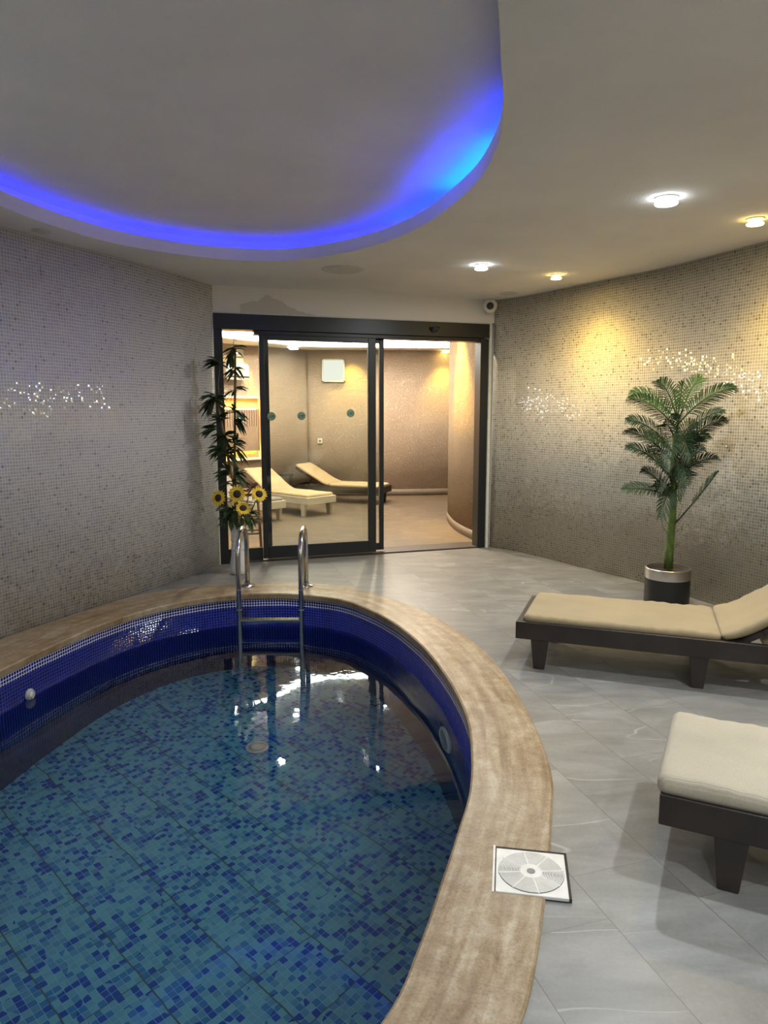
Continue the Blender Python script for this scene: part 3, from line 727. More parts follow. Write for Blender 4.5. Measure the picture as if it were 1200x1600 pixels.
def lounger(name, label, loc, ang, wood, fab, L=1.92, W=.60, hinge=1.03, legs=(.13, .93, 1.72), zb=.165, zt=.262, cth=.05, back_ang=35, inset=.05, group=None, over=0, sd=1, backlen=None, cw=None, leg_w=.095, legin=.0):
    """origin = foot-end near corner on the ground, x towards the head, y away"""
    t = thing(name, label, 'lounger', (loc[0], loc[1], 0), ang, group)
    bm = bmesh.new(); th = .035; h = zt-zb; zc = (zt+zb)/2
    box(bm, (L/2, th/2, zc), (L, th, h)); box(bm, (L/2, W-th/2, zc), (L, th, h)); box(bm, (th/2, W/2, zc), (th, W-2*th, h)); box(bm, (L-th/2, W/2, zc), (th, W-2*th, h))
    bevel(finish(bm, 'frame', wood, t), .004)
    for lx in legs:
        for sy in (legin+.004, W-.004-legin-.045):
            bm = bmesh.new(); v = box(bm, (lx, sy+.0225, zb/2+.004), (leg_w, .045, zb+.008))
            for q in v:
                if q.co.z < zb/2: q.co.x = lx + (q.co.x-lx)*.62; q.co.y = sy+.0225+(q.co.y-sy-.0225)*.8
                else: q.co.z = zb+.006
                if q.co.z < zb/2: q.co.z = 0
            bevel(finish(bm, 'leg', wood, t), .004)
    k = 0
    bm = bmesh.new(); x = .10
    while x < L-.08: box(bm, (x, W/2, zt-.028), (.05, W-.06, .014)); x += .105
    finish(bm, 'slats', 'slat_wood' if wood == 'dark_wood' else wood, t)
    bl = backlen or (L-hinge-.05); cwid = cw or W-.03
    # mattress seat
    zc0 = zt-.012
    cu = cushion('seat_mattress', inset-over, hinge, cwid, cth, fab, t, None, min(.025, cth/2), .003, sd); cu.location = (0, W/2, zc0)
    # backrest: rises gently then straight
    A1 = R(back_ang)
    def path(s):
        s_ = s-hinge; r0 = .22
        if s_ < r0:
            a = A1*(.45+.55*max(s_, 0)/r0)
            k_ = max(s_, 0); x_ = hinge+k_*math.cos(a*.8); z_ = k_*math.sin(a*.75)
            return x_, z_, a
        x0 = hinge+r0*math.cos(A1*.8); z0 = r0*math.sin(A1*.75)
        return x0+(s_-r0)*math.cos(A1), z0+(s_-r0)*math.sin(A1), A1
    cu2 = cushion('back_mattress', hinge+.004, hinge+bl, cwid, cth, fab, t, path, min(.025, cth/2), .003, sd+3); cu2.location = (0, W/2, zc0+.005)
    for sy in (.055, W-.055):
        bm = bmesh.new()
        pa = [(path(hinge+.0+q*bl/8)) for q in range(9)]
        for (xa, za, aa), (xb, zb_, ab) in zip(pa, pa[1:]):
            d_ = math.hypot(xb-xa, zb_-za); box(bm, ((xa+xb)/2, sy, zt-.035+(za+zb_)/2), (d_+.01, .03, .03), Euler((0, -math.atan2(zb_-za, xb-xa), 0)))
        finish(bm, 'back_rail', wood, t)
    xb, zb_, ab = path(hinge+bl*.55)
    for sy in (.10, W-.10): bm = bmesh.new(); tube(bm, [(xb, sy, zt-.04+zb_), (min(L-.06, xb+.10), sy, zt-.05)], .010, 8); finish(bm, 'support_strut', wood, t)
    return t
L1a = R(-20)
lounger('sun_lounger', 'dark wooden lounger with a thin tan mattress in front of the potted palm', (.722, 3.81), L1a, 'dark_wood', 'cushion_tan', L=1.92, W=.60, hinge=1.03, legs=(.13, .93, 1.74), cth=.045, back_ang=33, inset=.035, sd=2)
lounger('sun_lounger', 'dark wooden lounger with a thick ribbed beige mattress nearest the camera', (.828, 2.015), R(-26.5), 'dark_wood', 'cushion_rib', L=1.92, W=.56, hinge=1.05, legs=(.20, .95, 1.74), cth=.066, back_ang=33, inset=.0, over=.012, sd=5, cw=.545)
G = 'loungers in the room behind the glass'
def far_lounger(label, near, ang, wood, fab, L, mat2=None, **kw):
    return lounger('sun_lounger', label, near, ang, wood, fab, L=L, W=.52, hinge=.85, legs=(.12, L-.25), cth=.05, back_ang=29, inset=.03, group=G, backlen=.66, **kw)
# foot-end near corner, direction towards the head
def place_far(label, near, far, axis, wood, fab, L):
    # local x = axis, local y = 90 deg left of axis
    ang = math.atan2(axis[1], axis[0]); return far_lounger(label, near, ang, wood, fab, L)
def head_left(label, right_corner, axis, wood, fab, L, W=.52):
    ax = Vector(axis).normalized(); yv = Vector((-ax.y, ax.x))
    near = Vector(right_corner) - yv*W if yv.dot(Vector((1, 0))) > 0 else Vector(right_corner)
    return far_lounger(label, near, math.atan2(ax.y, ax.x), wood, fab, L)
head_left('dark lounger with a beige mattress against the lounge back wall', (.12, 11.20), (-.93, .36), 'dark_wood', 'cushion_far', 1.5)
head_left('white lounger with a beige mattress seen whole through the sliding pane', (-.66, 9.83), (-.74, .67), 'white_wood', 'cushion_far', 1.6)
head_left('white lounger with only its foot end showing beside the sunflowers', (-1.27, 9.22), (-.72, .69), 'white_wood', 'cushion_grey', 1.45)
# low dark side table between the loungers
p = Vector((-1.64, 11.10)); st = thing('side_table', 'low dark wooden side table between the white and dark loungers', 'side table', (p.x, p.y, 0), R(8))
bm = bmesh.new(); box(bm, (0, 0, .44), (.46, .26, .045)); bevel(finish(bm, 'tabletop', 'dark_wood', st), .004)
for sx in (-1, 1):
    for sy in (-1, 1):
        bm = bmesh.new(); box(bm, (sx*.19, sy*.09, .21), (.05, .05, .42)); finish(bm, 'leg', 'dark_wood', st)
# wooden stool behind the narrow pane
p = at(400, 868, 0); p = aty(400, 868, 7.35); sx0 = p.x
stl = thing('wooden_stool', 'tall brown wooden stool standing behind the narrow left pane', 'stool', (p.x-.06, 7.30, 0), R(10))
bm = bmesh.new(); box(bm, (0, 0, .57), (.26, .26, .03)); bevel(finish(bm, 'seat', 'stand_wood', stl), .008)
for sx in (-1, 1):
    for sy in (-1, 1):
        bm = bmesh.new(); tube(bm, [(sx*.10, sy*.10, .56), (sx*.125, sy*.125, 0)], .014, 8); finish(bm, 'leg', 'stand_wood', stl, True)
bm = bmesh.new()
for z in (.17, .32):
    k = .125-.025*z/.56
    for s in (-1, 1): tube(bm, [(-k, s*k, z), (k, s*k, z)], .009, 6); tube(bm, [(s*k, -k, z+.03), (s*k, k, z+.03)], .009, 6)
finish(bm, 'rungs', 'stand_wood', stl, True)

# ------------------------------------------------------------------ lights in the ceiling
def downlight(x, y, mat, label, lit=True, z=ZC, r=.05, group='round downlights in the ceiling'):
    t = thing('ceiling_light', label, 'ceiling light', (x, y, z), 0, group)
    bm = bmesh.new(); lathe(bm, [(0, .0), (r*1.05, .0), (r*1.05, -.007), (r*.8, -.010), (0, -.010)], 28); autosmooth(finish(bm, 'trim_ring', 'plastic_white' if lit else 'grey_fit', t))
    if lit:
        bm = bmesh.new(); lathe(bm, [(r*.45, -.010), (r*.45, -.026), (0, -.026)], 20); finish(bm, 'neck', 'plastic_white', t, True)
        bm = bmesh.new(); lathe(bm, [(0, -.026), (r*.92, -.026), (r, -.030), (r*.92, -.036), (0, -.037)], 28); autosmooth(finish(bm, 'lens', mat, t))
    else:
        bm = bmesh.new(); lathe(bm, [(0, -.0105), (r*.7, -.0105), (r*.65, -.013), (0, -.013)], 24); finish(bm, 'unlit_lens', 'grey_fit', t, True)
    return t
def spot(x, y, z, aim, power, col, size=100, blend=.6, rad=.035, caustic=True):
    ld = bpy.data.lights.new('spot', 'SPOT'); ld.energy = power; ld.color = col; ld.spot_size = R(size); ld.spot_blend = blend; ld.shadow_soft_size = rad
    o = bpy.data.objects.new('light_spot', ld); COL.objects.link(o); o.location = (x, y, z)
    o.rotation_euler = Vector(aim).to_track_quat('-Z', 'Y').to_euler()
    ld.cycles.is_caustics_light = caustic
    return o
def disk(x, y, e, col, size=.10):        # the glowing glass disc of a downlight
    ld = bpy.data.lights.new('disc', 'AREA'); ld.shape = 'DISK'; ld.size = size; ld.energy = e; ld.color = col
    o = bpy.data.objects.new('light_disc', ld); COL.objects.link(o); o.location = (x, y, ZC-.0385)
WH = (.90, .96, 1.0); YE = (1.0, .64, .12)
PW, PY = 44, 19
q = at(1041, 318, ZC-.03); downlight(q.x, q.y, 'lens_white', 'lit white downlight in the ceiling above the dark lounger, the larger and nearer one', r=.058); spot(q.x, q.y, ZC-.045, (0, 0, -1), PW, WH, 150, .9); disk(q.x, q.y, 10, WH)
q = at(752, 420, ZC-.03); downlight(q.x, q.y, 'lens_white', 'lit white downlight in the ceiling above the right side of the sliding door'); spot(q.x, q.y, ZC-.045, (0, 0, -1), PW, WH, 150, .9); disk(q.x, q.y, 10, WH)
q = at(1180, 350, ZC-.03); spot(q.x, q.y, ZC-.045, (0, 0, -1), 18, YE, 150, .9); disk(q.x, q.y, 3, YE, .09); downlight(q.x, q.y, 'lens_yellow', 'lit yellow downlight at the right edge of the photo', r=.048); spot(q.x, q.y, ZC-.045, (.55, .55, -1), PY, YE, 68, 1)
q = at(869, 435, ZC-.03); spot(q.x, q.y, ZC-.045, (0, 0, -1), 34, YE, 150, .9); disk(q.x, q.y, 3, YE, .09); downlight(q.x, q.y, 'lens_yellow', 'lit yellow downlight that glows on the mosaic left of the palm', r=.044); spot(q.x, q.y, ZC-.045, (.62, .28, -1), PY, YE, 68, 1)
q = at(65, 360, ZC); downlight(q.x, q.y, '', 'unlit round fitting in the ceiling above the left mosaic wall', False, r=.055)
for x, y in ((1.75, 2.05), (1.55, .3), (.2, -.7)): downlight(x, y, 'lens_white', 'lit white downlight in the hall ceiling above the near end of the room', group='white downlights above the near end of the hall'); spot(x, y, ZC-.045, (0, 0, -1), PW, WH, 150, .9); disk(x, y, 10, WH)
for x, y, ax, ay in ((2.75, 2.9, .7, .3), (2.95, 1.2, .7, 0)): spot(x, y, ZC-.045, (ax, ay, -1), PY, YE, 68, 1); spot(x, y, ZC-.045, (0, 0, -1), 10, YE, 150, .9)
for px, py, r, lb in ((535, 421, .165, 'large round flush speaker cover in the ceiling in front of the door'), (795, 458, .085, 'small round flush cover in the ceiling near the security camera')):
    q = at(px, py, ZC); t = thing('ceiling_speaker', lb, 'ceiling speaker', (q.x, q.y, ZC), 0, 'round covers in the ceiling')
    bm = bmesh.new(); lathe(bm, [(0, 0), (r, 0), (r, -.004), (r*.93, -.007), (0, -.007)], 40); autosmooth(finish(bm, 'rim', 'grey_fit', t))
    bm = bmesh.new(); lathe(bm, [(0, -.007), (r*.88, -.007), (r*.86, -.009), (0, -.009)], 40); finish(bm, 'grille', 'grey_fit', t)
downlight(-2.42, 2.35, 'lens_white', 'added unseen downlight brightening the left mosaic wall from the ceiling strip'); spot(-2.42, 2.35, ZC-.045, (0, 0, -1), 22, WH, 150, .9); disk(-2.42, 2.35, 7, WH)  # lamp added out of view to brighten the lower left wall
# lounge lights
for px, py, mat, lb in ((459, 544, 'lens_white', 'lit white downlight in the lounge ceiling band left of the window'), (418, 547, 'lens_yellow', 'lit yellow downlight in the lounge ceiling band beside the thin frame bar'), (545, 552, 'lens_yellow', 'lit yellow downlight in the lounge ceiling band right of the window'), (697, 549, 'lens_yellow', 'lit yellow downlight in the lounge ceiling band beside the bulging wall')):
    q = at(px, py, ZS-.02); downlight(q.x, q.y, mat, lb, z=ZS, r=.075, group='downlights in the lounge ceiling band')
YL = (1, .60, .09)
spot(-.52, 11.74, 2.33, (0, .32, -1), 30, YL, 85, .9, caustic=False); spot(1.02, 11.85, 2.33, (0, .28, -1), 30, YL, 85, .9, caustic=False)
spot(.60, 8.30, 2.58, (.25, .02, -1), 200, YL, 60, .9, caustic=False); spot(-2.05, 10.85, 2.33, (-.3, .25, -1), 40, YL, 85, .9, caustic=False)
for x, y, e in ((-1.3, 8.7, 60), (-.1, 8.6, 60), (-1.3, 10.2, 60), (.0, 10.4, 60)):
    downlight(x, y, 'lens_white', 'white downlight in the raised lounge ceiling above the header, seen only mirrored in the pool', z=ZL, group='downlights in the raised lounge ceiling', r=.05)
    spot(x, y, ZL-.05, (0, 0, -1), e*1.9, (1, .82, .60), 172, .4, caustic=False)

# security camera
q = aty(766, 478, 7.18); sc_ = thing('security_camera', 'white security camera with a dark lens in the ceiling corner right of the door', 'security camera', q, 0)
bm = bmesh.new(); lathe(bm, [(0, ZC-q.z), (.06, ZC-q.z), (.06, ZC-q.z-.012), (.03, ZC-q.z-.018), (.03, .05), (0, .05)], 24); autosmooth(finish(bm, 'mount', 'plastic_white', sc_))
bm = bmesh.new(); bmesh.ops.create_uvsphere(bm, u_segments=28, v_segments=16, radius=.068); finish(bm, 'body', 'plastic_white', sc_, True)
bm = bmesh.new(); lathe(bm, [(0, .075), (.034, .066), (.036, .055), (0, .05)], 24); 
d = (Vector((0, 0, H))-q).normalized(); bmesh.ops.transform(bm, matrix=d.to_track_quat('Z', 'Y').to_matrix().to_4x4(), verts=bm.verts); finish(bm, 'lens', 'plastic_dark', sc_, True)

# ------------------------------------------------------------------ pool ladder
lad = thing('pool_ladder', 'stainless steel pool ladder with two hooped handrails at the far pool edge', 'pool ladder', (-.85, 5.4, 0))
def rail(fx, fy, bx, by):
    pts = [(fx, fy, -.92), (fx, fy, -.5), (fx, fy, .0), (fx, fy, .36)]
    c = Vector(((fx+bx)/2, (fy+by)/2, .36)); h = Vector(((fx-bx)/2, (fy-by)/2, 0))
    for k in range(1, 12):
        a = PI*k/12; v = c + h*math.cos(a); pts.append((v.x, v.y, .36+.165*math.sin(a)))
    pts += [(bx, by, .36), (bx, by, .012)]
    pts = [(x+.85, y-5.4, z) for x, y, z in pts]
    bm = bmesh.new(); tube(bm, pts, .019, 16); o = finish(bm, 'handrail', 'steel', lad, True)
    bm = bmesh.new(); lathe(bm, [(.019, .05), (.024, .048), (.026, .03), (.055, .022), (.058, .013), (0, .013)], 28, (bx+.85, by-5.4, 0)); autosmooth(finish(bm, 'flange', 'steel', lad))
    for z in (.115, -.035):
        bm = bmesh.new(); lathe(bm, [(.0196, -.004), (.0205, 0), (.0196, .004)], 20, (fx+.85, fy-5.4, z)); finish(bm, 'joint_ring', 'plastic_grey', lad, True)
rail(-1.06, 5.10, -1.095, 5.62); rail(-.605, 5.10, -.625, 5.62)
for z in (-.12, -.37, -.62, -.87):
    bm = bmesh.new(); box(bm, (.85-.832, 5.12-5.4, z), (.445, .075, .022)); o = bevel(finish(bm, 'step', 'steel', lad), .006)

# skimmer lid in the coping
cs = [at(780, 1331), at(889, 1341), at(887, 1411), at(771, 1395)]
cx = sum((c.x for c in cs))/4; cy = sum((c.y for c in cs))/4
ka = math.atan2(cs[1].y-cs[0].y, cs[1].x-cs[0].x); ks = .224
skm = thing('skimmer_cover', 'square white skimmer cover with a round slotted lid set in the travertine', 'skimmer cover', (cx, cy, 0), ka-R(1))
bm = bmesh.new(); box(bm, (-.001, .001, .0070), (ks-.004, ks-.002, .012)); finish(bm, 'gap_shade_plate', 'gap', skm)  # raised dark plate, its colour stands for shade around the lid
bm = bmesh.new(); box(bm, (-ks/2-.004, 0, .0085), (.006, ks+.006, .013)); finish(bm, 'mortar_edge', 'plastic_white', skm)
bm = bmesh.new(); box(bm, (-.004, -.006, .0100), (ks-.014, ks-.012, .010)); bevel(finish(bm, 'cover_plate', 'plastic_white', skm), .002)
bm = bmesh.new(); lathe(bm, [(0, 0), (.098, 0), (.098, .0008), (0, .0008)], 64, (-.004, -.006, .0150)); finish(bm, 'slot_shade_disc', 'gap', skm)  # dark disc giving the shade inside the slots
bm = bmesh.new()
for k in range(14):
    r0 = .034+k*.0046; lathe(bm, [(r0, 0), (r0, .0022), (r0+.0028, .0022), (r0+.0028, 0)], 72, (-.004, -.006, .0156))
for k in range(8):
    a = k*PI/4+.2; box(bm, (-.004+.066*math.cos(a), -.006+.066*math.sin(a), .0167), (.068, .0032, .0024), Euler((0, 0, a)))
lathe(bm, [(0, .0), (.033, .0), (.033, .0026), (0, .0026)], 48, (-.004, -.006, .0156)); finish(bm, 'slotted_lid', 'plastic_white', skm)
bm = bmesh.new(); lathe(bm, [(.0, .0), (.0125, .0), (.0125, .0012), (0, .0012)], 32, (-.004, -.006, .0182)); finish(bm, 'center_plug', 'plastic_grey', skm)
# fittings in the pool
def pool_fit(name, label, cat, p, nrm, r, glass=False):
    t = thing(name, label, cat, p); q = Vector(nrm).to_track_quat('Z', 'Y').to_matrix().to_4x4()
    bm = bmesh.new(); lathe(bm, [(0, .0), (r, .0), (r, .010), (r*.86, .018), (r*.80, .014), (0, .014)], 32); bmesh.ops.transform(bm, matrix=q, verts=bm.verts); autosmooth(finish(bm, 'rim', 'plastic_white', t))
    bm = bmesh.new(); lathe(bm, [(0, .022), (r*.3, .021), (r*.75, .014), (0, .014)], 32); bmesh.ops.transform(bm, matrix=q, verts=bm.verts); finish(bm, 'face', 'panel_grey' if glass else 'plastic_white', t, True)
def wall_pt(p):
    i = min(range(len(inn)), key=lambda k: (inn[k]-p).length); a, b = inn[i-1], inn[(i+1) % len(inn)]; t = (b-a).normalized(); nn = Vector((-t.y, t.x))
    if not inside(inn[i]+nn*.05, inn): nn = -nn
    return inn[i]+nn*.002, nn
wp, wn_ = wall_pt(V2(.336, 3.68)); pool_fit('pool_lamp', 'round white underwater lamp on the right pool wall', 'pool lamp', (wp.x, wp.y, -.50), (wn_.x, wn_.y, 0), .115, True)
wp, wn_ = wall_pt(V2(-2.06, 3.95)); pool_fit('water_inlet', 'small round white inlet in the left pool wall', 'pool inlet', (wp.x, wp.y, -.215), (wn_.x, wn_.y, 0), .033)
pool_fit('floor_drain', 'round pale drain in the pool bottom', 'drain', (-.785, 4.19, ZF), (0, 0, 1), .070)

# ------------------------------------------------------------------ potted palm
PX, PYY = 2.055, 5.08
palm = thing('potted_palm', 'artificial palm in a black pot with a steel band by the mosaic wall', 'potted plant', (PX, PYY, 0))
PH = .285; PR = .155
bm = bmesh.new(); lathe(bm, [(0, 0), (PR-.004, 0), (PR, .006), (PR, PH-.075), (PR-.012, PH-.075), (PR-.012, PH-.03), (0, PH-.03)], 48); pot = autosmooth(finish(bm, 'pot', 'pot_black', palm))
bm = bmesh.new(); lathe(bm, [(PR+.001, PH-.076), (PR+.003, PH-.072), (PR+.003, PH-.003), (PR, PH), (PR-.008, PH), (PR-.010, PH-.035)], 48); autosmooth(finish(bm, 'steel_band', 'brushed', pot))
bm = bmesh.new(); lathe(bm, [(0, PH-.026), (.05, PH-.024), (.1, PH-.028), (PR-.014, PH-.03)], 24); finish(bm, 'soil', 'soil', palm, True)
KS = .001138*(5.08/5.1)*1.0
def pc(x, y): return (x-497)*KS, PH-.01+(1318-y)*KS
bm = bmesh.new()
tp = [(497, 1318, .033), (498, 1200, .030), (500, 1100, .029), (505, 1000, .028), (505, 850, .024), (495, 650, .022), (498, 480, .018), (510, 380, .010)]
tube(bm, [(pc(x, y)[0], 0, pc(x, y)[1]) for x, y, r in tp], [r for *_, r in tp], 14)
finish(bm, 'trunk', 'palm_stem', palm, True)
def frond(base, tip, dy, droop, mat, stem0=.18, ll=.105, nl=32, seed=0, bare=None):
    rnd = random.Random(seed)
    b = Vector((pc(*base)[0], 0, pc(*base)[1])); t = Vector((pc(*tip)[0], dy, pc(*tip)[1]))
    k_ = 1+dy/PYY; t.x = (PX+t.x)*k_-PX; t.z = (t.z-H)*k_+H
    mid = (b+t)/2 + Vector((0, 0, droop)); mid.x = b.x*.6+t.x*.4 if droop > 0 else mid.x
    if t.z > b.z+.03 and droop > 0: mid = Vector((b.x*.52+t.x*.48, b.y*.5+t.y*.5, b.z+(t.z-b.z)*.82+.03))
    roll = rnd.choice((-1, 1))*R(rnd.uniform(28, 58))
    nl = max(14, int((t-b).length/.0155))
    P = [(b*(1-s)**2 + mid*2*s*(1-s) + t*s*s) for s in [k/24 for k in range(25)]]
    bm = bmesh.new(); tube(bm, P, [.0055*(1-.75*k/24)+.0012 for k in range(25)], 6)
    def pt(s):
        k = min(23, int(s*24)); return P[k].lerp(P[k+1], s*24-k)
    for i in range(nl):
        s = stem0+(1-stem0)*(i+.3)/nl; p = pt(s); tg = (pt(min(1, s+.03))-pt(max(0, s-.03))).normalized()
        side = tg.cross(Vector((0, 0, 1)))
        if side.length < .2: side = Vector((1, 0, 0))
        side.normalize(); nrm = side.cross(tg).normalized(); side = side*math.cos(roll)+nrm*math.sin(roll); nrm = side.cross(tg).normalized()
        q = (i+.5)/nl; ln = ll*(.35+.9*math.sin(PI*min(1, .15+q*.85))**.7)*(1 if q < .85 else .8)
        for sd in (-1, 1):
            f = .55+.45*q
            dr_ = (tg*(.55+.6*q) + side*sd*(1.0-.35*q) + nrm*(.30) + Vector((rnd.uniform(-.08, .08), rnd.uniform(-.08, .08), rnd.uniform(-.1, .05)))).normalized()
            w_ = tg.cross(dr_).cross(dr_).normalized()*.0046
            a = p; m1 = p+dr_*ln*.45; m2 = p+dr_*ln*.8+Vector((0, 0, -.010)); e = p+dr_*ln+Vector((0, 0, -.022))
            n2 = w_.cross(dr_).normalized()*.0016
            vs = [bm.verts.new(v) for v in (a-w_*.5, a+w_*.5, m1+w_, m1-w_, m2+w_*.7, m2-w_*.7, e, m1+n2)]
            bm.faces.new([vs[0], vs[1], vs[2], vs[7]]); bm.faces.new([vs[0], vs[7], vs[3]]); bm.faces.new([vs[3], vs[7], vs[2], vs[4], vs[5]]); bm.faces.new([vs[5], vs[4], vs[6]])
    return finish(bm, 'frond', mat, palm, recalc=False)
FR = [((500, 380), (205, 205), .10, .10, 'palm_light'), ((490, 420), (192, 240), -.12, .08, 'palm_light'), ((500, 370), (365, 140), -.06, .07, 'palm_light'), ((505, 370), (530, 150), -.05, .04, 'palm_light'),
      ((515, 370), (642, 122), .02, .03, 'palm_light'), ((520, 390), (855, 178), -.30, .05, 'palm_light'), ((500, 360), (460, 190), .14, .06, 'palm_light'),
      ((490, 580), (185, 372), -.10, .13, 'palm_dark'), ((490, 640), (180, 448), .06, .12, 'palm_dark'), ((495, 760), (192, 542), -.05, .12, 'palm_dark'), ((500, 560), (790, 322), -.25, .06, 'palm_dark'),
      ((500, 620), (803, 372), -.16, .10, 'palm_dark'), ((505, 760), (770, 612), -.20, .10, 'palm_dark'), ((495, 860), (178, 808), -.08, .16, 'palm_dark'), ((500, 900), (300, 690), .12, .06, 'palm_dark'),
      ((505, 1050), (778, 695), -.22, -.03, 'palm_dark'), ((495, 800), (425, 985), -.22, .14, 'palm_dark'), ((500, 600), (540, 880), -.26, .20, 'palm_dark'), ((500, 460), (470, 690), -.24, .16, 'palm_dark'),
      ((500, 480), (600, 620), -.22, .14, 'palm_dark'), ((500, 500), (520, 345), -.08, .03, 'palm_dark'), ((500, 560), (620, 400), .06, .04, 'palm_dark'), ((500, 700), (640, 640), .02, .08, 'palm_dark'), ((500, 640), (330, 560), .14, .08, 'palm_dark'),
      ((500, 720), (640, 480), -.12, .05, 'palm_dark'), ((500, 800), (390, 640), -.16, .05, 'palm_dark'), ((500, 520), (420, 400), -.1, .05, 'palm_dark'), ((500, 600), (300, 480), -.14, .1, 'palm_dark'), ((505, 680), (700, 470), -.04, .06, 'palm_dark'), ((505, 780), (680, 560), -.1, .08, 'palm_dark'), ((505, 850), (600, 700), -.14, .08, 'palm_dark'), ((495, 880), (380, 780), -.12, .06, 'palm_dark'), ((500, 700), (440, 820), -.24, .14, 'palm_dark'), ((505, 640), (590, 780), -.22, .14, 'palm_dark')]
for i, (b_, t_, dy, dp, mt) in enumerate(FR): frond(b_, t_, dy, dp*.8, mt, seed=i, stem0=.45 if i == 15 else .14, ll=.088)
bm = bmesh.new()
for x, y, tx, ty in ((485, 1100, 425, 990), (485, 1040, 440, 950), (520, 1090, 575, 1005), (512, 1040, 555, 900), (478, 1290, 460, 1240), (515, 1280, 535, 1240), (516, 1200, 534, 1150)):
    a = pc(x, y); b = pc(tx, ty); tube(bm, [(a[0], -.01, a[1]), ((a[0]+b[0])/2+(b[0]-a[0])*.2, -.02, (a[1]+b[1])/2), (b[0], -.03, b[1])], .0022, 5)
finish(bm, 'bare_stalks', 'palm_stem', palm, True)

# ------------------------------------------------------------------ vase with bamboo and sunflowers
VY = 6.13
vp = aty(374, 893, VY); VX = vp.x
vase = thing('vase', 'tall white embossed vase on the floor by the left door jamb', 'vase', (VX, VY, 0))
bm = bmesh.new(); prof = [(0, 0), (.060, 0), (.066, .012), (.069, .05), (.067, .10), (.058, .16), (.053, .22), (.053, .30), (.056, .36), (.061, .405), (.066, .42), (.060, .42), (.052, .38), (.046, .2), (0, .15)]; prof = [(r_*1.13, z_) for r_, z_ in prof]
lathe(bm, prof, 40); vb = finish(bm, 'body', 'plastic_white', vase, True)
bm = bmesh.new()                                   # raised leaf pattern
for k in range(9):
    a = k*2*PI/9
    for j in range(9):
        z = .04+j*.042; a2 = a + (.35 if j % 2 else 0)
        rr = .061+.016*max(0, 1-z/.15)+(.008*max(0, (z-.33)/.09)); 
        for sgn in (-1, 1):
            pts = [(rr*math.cos(a2), rr*math.sin(a2), z), (rr*math.cos(a2+sgn*.16), rr*math.sin(a2+sgn*.16), z+.018), (rr*math.cos(a2+sgn*.26), rr*math.sin(a2+sgn*.26), z+.034)]
            tube(bm, pts, [.002, .0045, .0015], 6)
finish(bm, 'raised_pattern', 'plastic_white', vb, True)
def q_(px, py, dy=0): v = aty(px, py, VY+dy); return v
def leafmesh(bm, base, dr_, ln, wd, droop=.25, rnd=random):
    dr_ = Vector(dr_).normalized(); side = dr_.cross(Vector((0, 0, 1)))
    if side.length < .15: side = Vector((1, 0, 0))
    side.normalize(); rl = rnd.uniform(-.8, .8); up = side.cross(dr_).normalized(); side = (side*math.cos(rl)+up*math.sin(rl)).normalized(); up = side.cross(dr_).normalized()
    rows_ = []
    for k in range(6):
        s = k/5; p = Vector(base)+dr_*ln*s+Vector((0, 0, -droop*ln*s*s)); w_ = wd*(math.sin(PI*min(1, s*.93+.07))**.8)
        if k == 5: rows_.append([bm.verts.new(p)])
        else: rows_.append([bm.verts.new(p-side*w_*.5+up*w_*.12), bm.verts.new(p), bm.verts.new(p+side*w_*.5+up*w_*.12)])
    for a, b in zip(rows_, rows_[1:]):
        if len(b) == 1: bm.faces.new([a[0], a[1], b[0]]); bm.faces.new([a[1], a[2], b[0]])
        else: bm.faces.new([a[0], a[1], b[1], b[0]]); bm.faces.new([a[1], a[2], b[2], b[1]])
def cluster(par, px, py, dirs, ln=.10, wd=.017, seed=1, dy=-.02, n_each=3, mat='bamboo_leaf'):
    rnd = random.Random(seed); bm = bmesh.new(); b = q_(px, py, dy)
    for (dx, dz) in dirs:
        for _ in range(n_each):
            o_ = Vector((rnd.uniform(-.012, .012), rnd.uniform(-.03, .03), rnd.uniform(-.02, .02)))
            leafmesh(bm, b+o_, (dx+rnd.uniform(-.28, .28), rnd.uniform(-.7, .25), dz+rnd.uniform(-.25, .25)), ln*rnd.uniform(.75, 1.2), wd*rnd.uniform(.8, 1.2), .35, rnd)
    return finish(bm, 'leaf_cluster', mat, par, recalc=False)
GB = 'artificial bamboo canes in the white vase'
b1 = thing('artificial_bamboo', 'taller upright bamboo cane reaching the top of the door', 'artificial bamboo', (0, 0, 0), 0, GB)
bm = bmesh.new(); pts = [q_(374, 812), q_(368, 770, -.01), q_(366.5, 735, -.02), q_(367, 690, -.02), q_(367, 640, -.02), q_(367.5, 590, -.02), q_(367.5, 544, -.02)]
pts[0].z = .20; pts[0].x = VX
tube(bm, pts, [.012, .012, .012, .0115, .011, .011, .009], 10); finish(bm, 'cane', 'bamboo_cane', b1, True)
bm = bmesh.new(); tube(bm, [q_(367.5, 546, -.02), q_(364.5, 538, -.02), q_(366, 530, -.02), q_(370, 533, -.03)], .0025, 6); finish(bm, 'tip_curl', 'palm_stem', b1, True)
for k, (px, py, dirs) in enumerate([(366, 545, [(-.3, -.9), (-.8, -.3), (.6, .1)]), (361, 552, [(-.4, -1), (-.1, -1)]), (367, 578, [(.8, .3), (.7, -.5), (-.9, -.4)]), (367, 608, [(.8, .1), (-.3, -.2)]),
        (368, 642, [(.7, -.3), (-.6, .3), (-.4, .9)]), (369, 655, [(.8, -.6), (.6, -.9), (.9, .1)]), (368, 690, [(.8, .3), (.9, .0), (.3, .8), (-.6, .3)]), (369, 702, [(.8, -.6), (.5, -.6), (-.7, -.2)]), (368, 740, [(.8, .4), (.9, .0), (.7, -.4), (.3, .7)])]):
    cluster(b1, px, py, dirs, .115, .026, 10+k, -.02, 5)
b2 = thing('artificial_bamboo', 'leaning bamboo cane spreading left over the mosaic wall', 'artificial bamboo', (0, 0, 0), 0, GB)
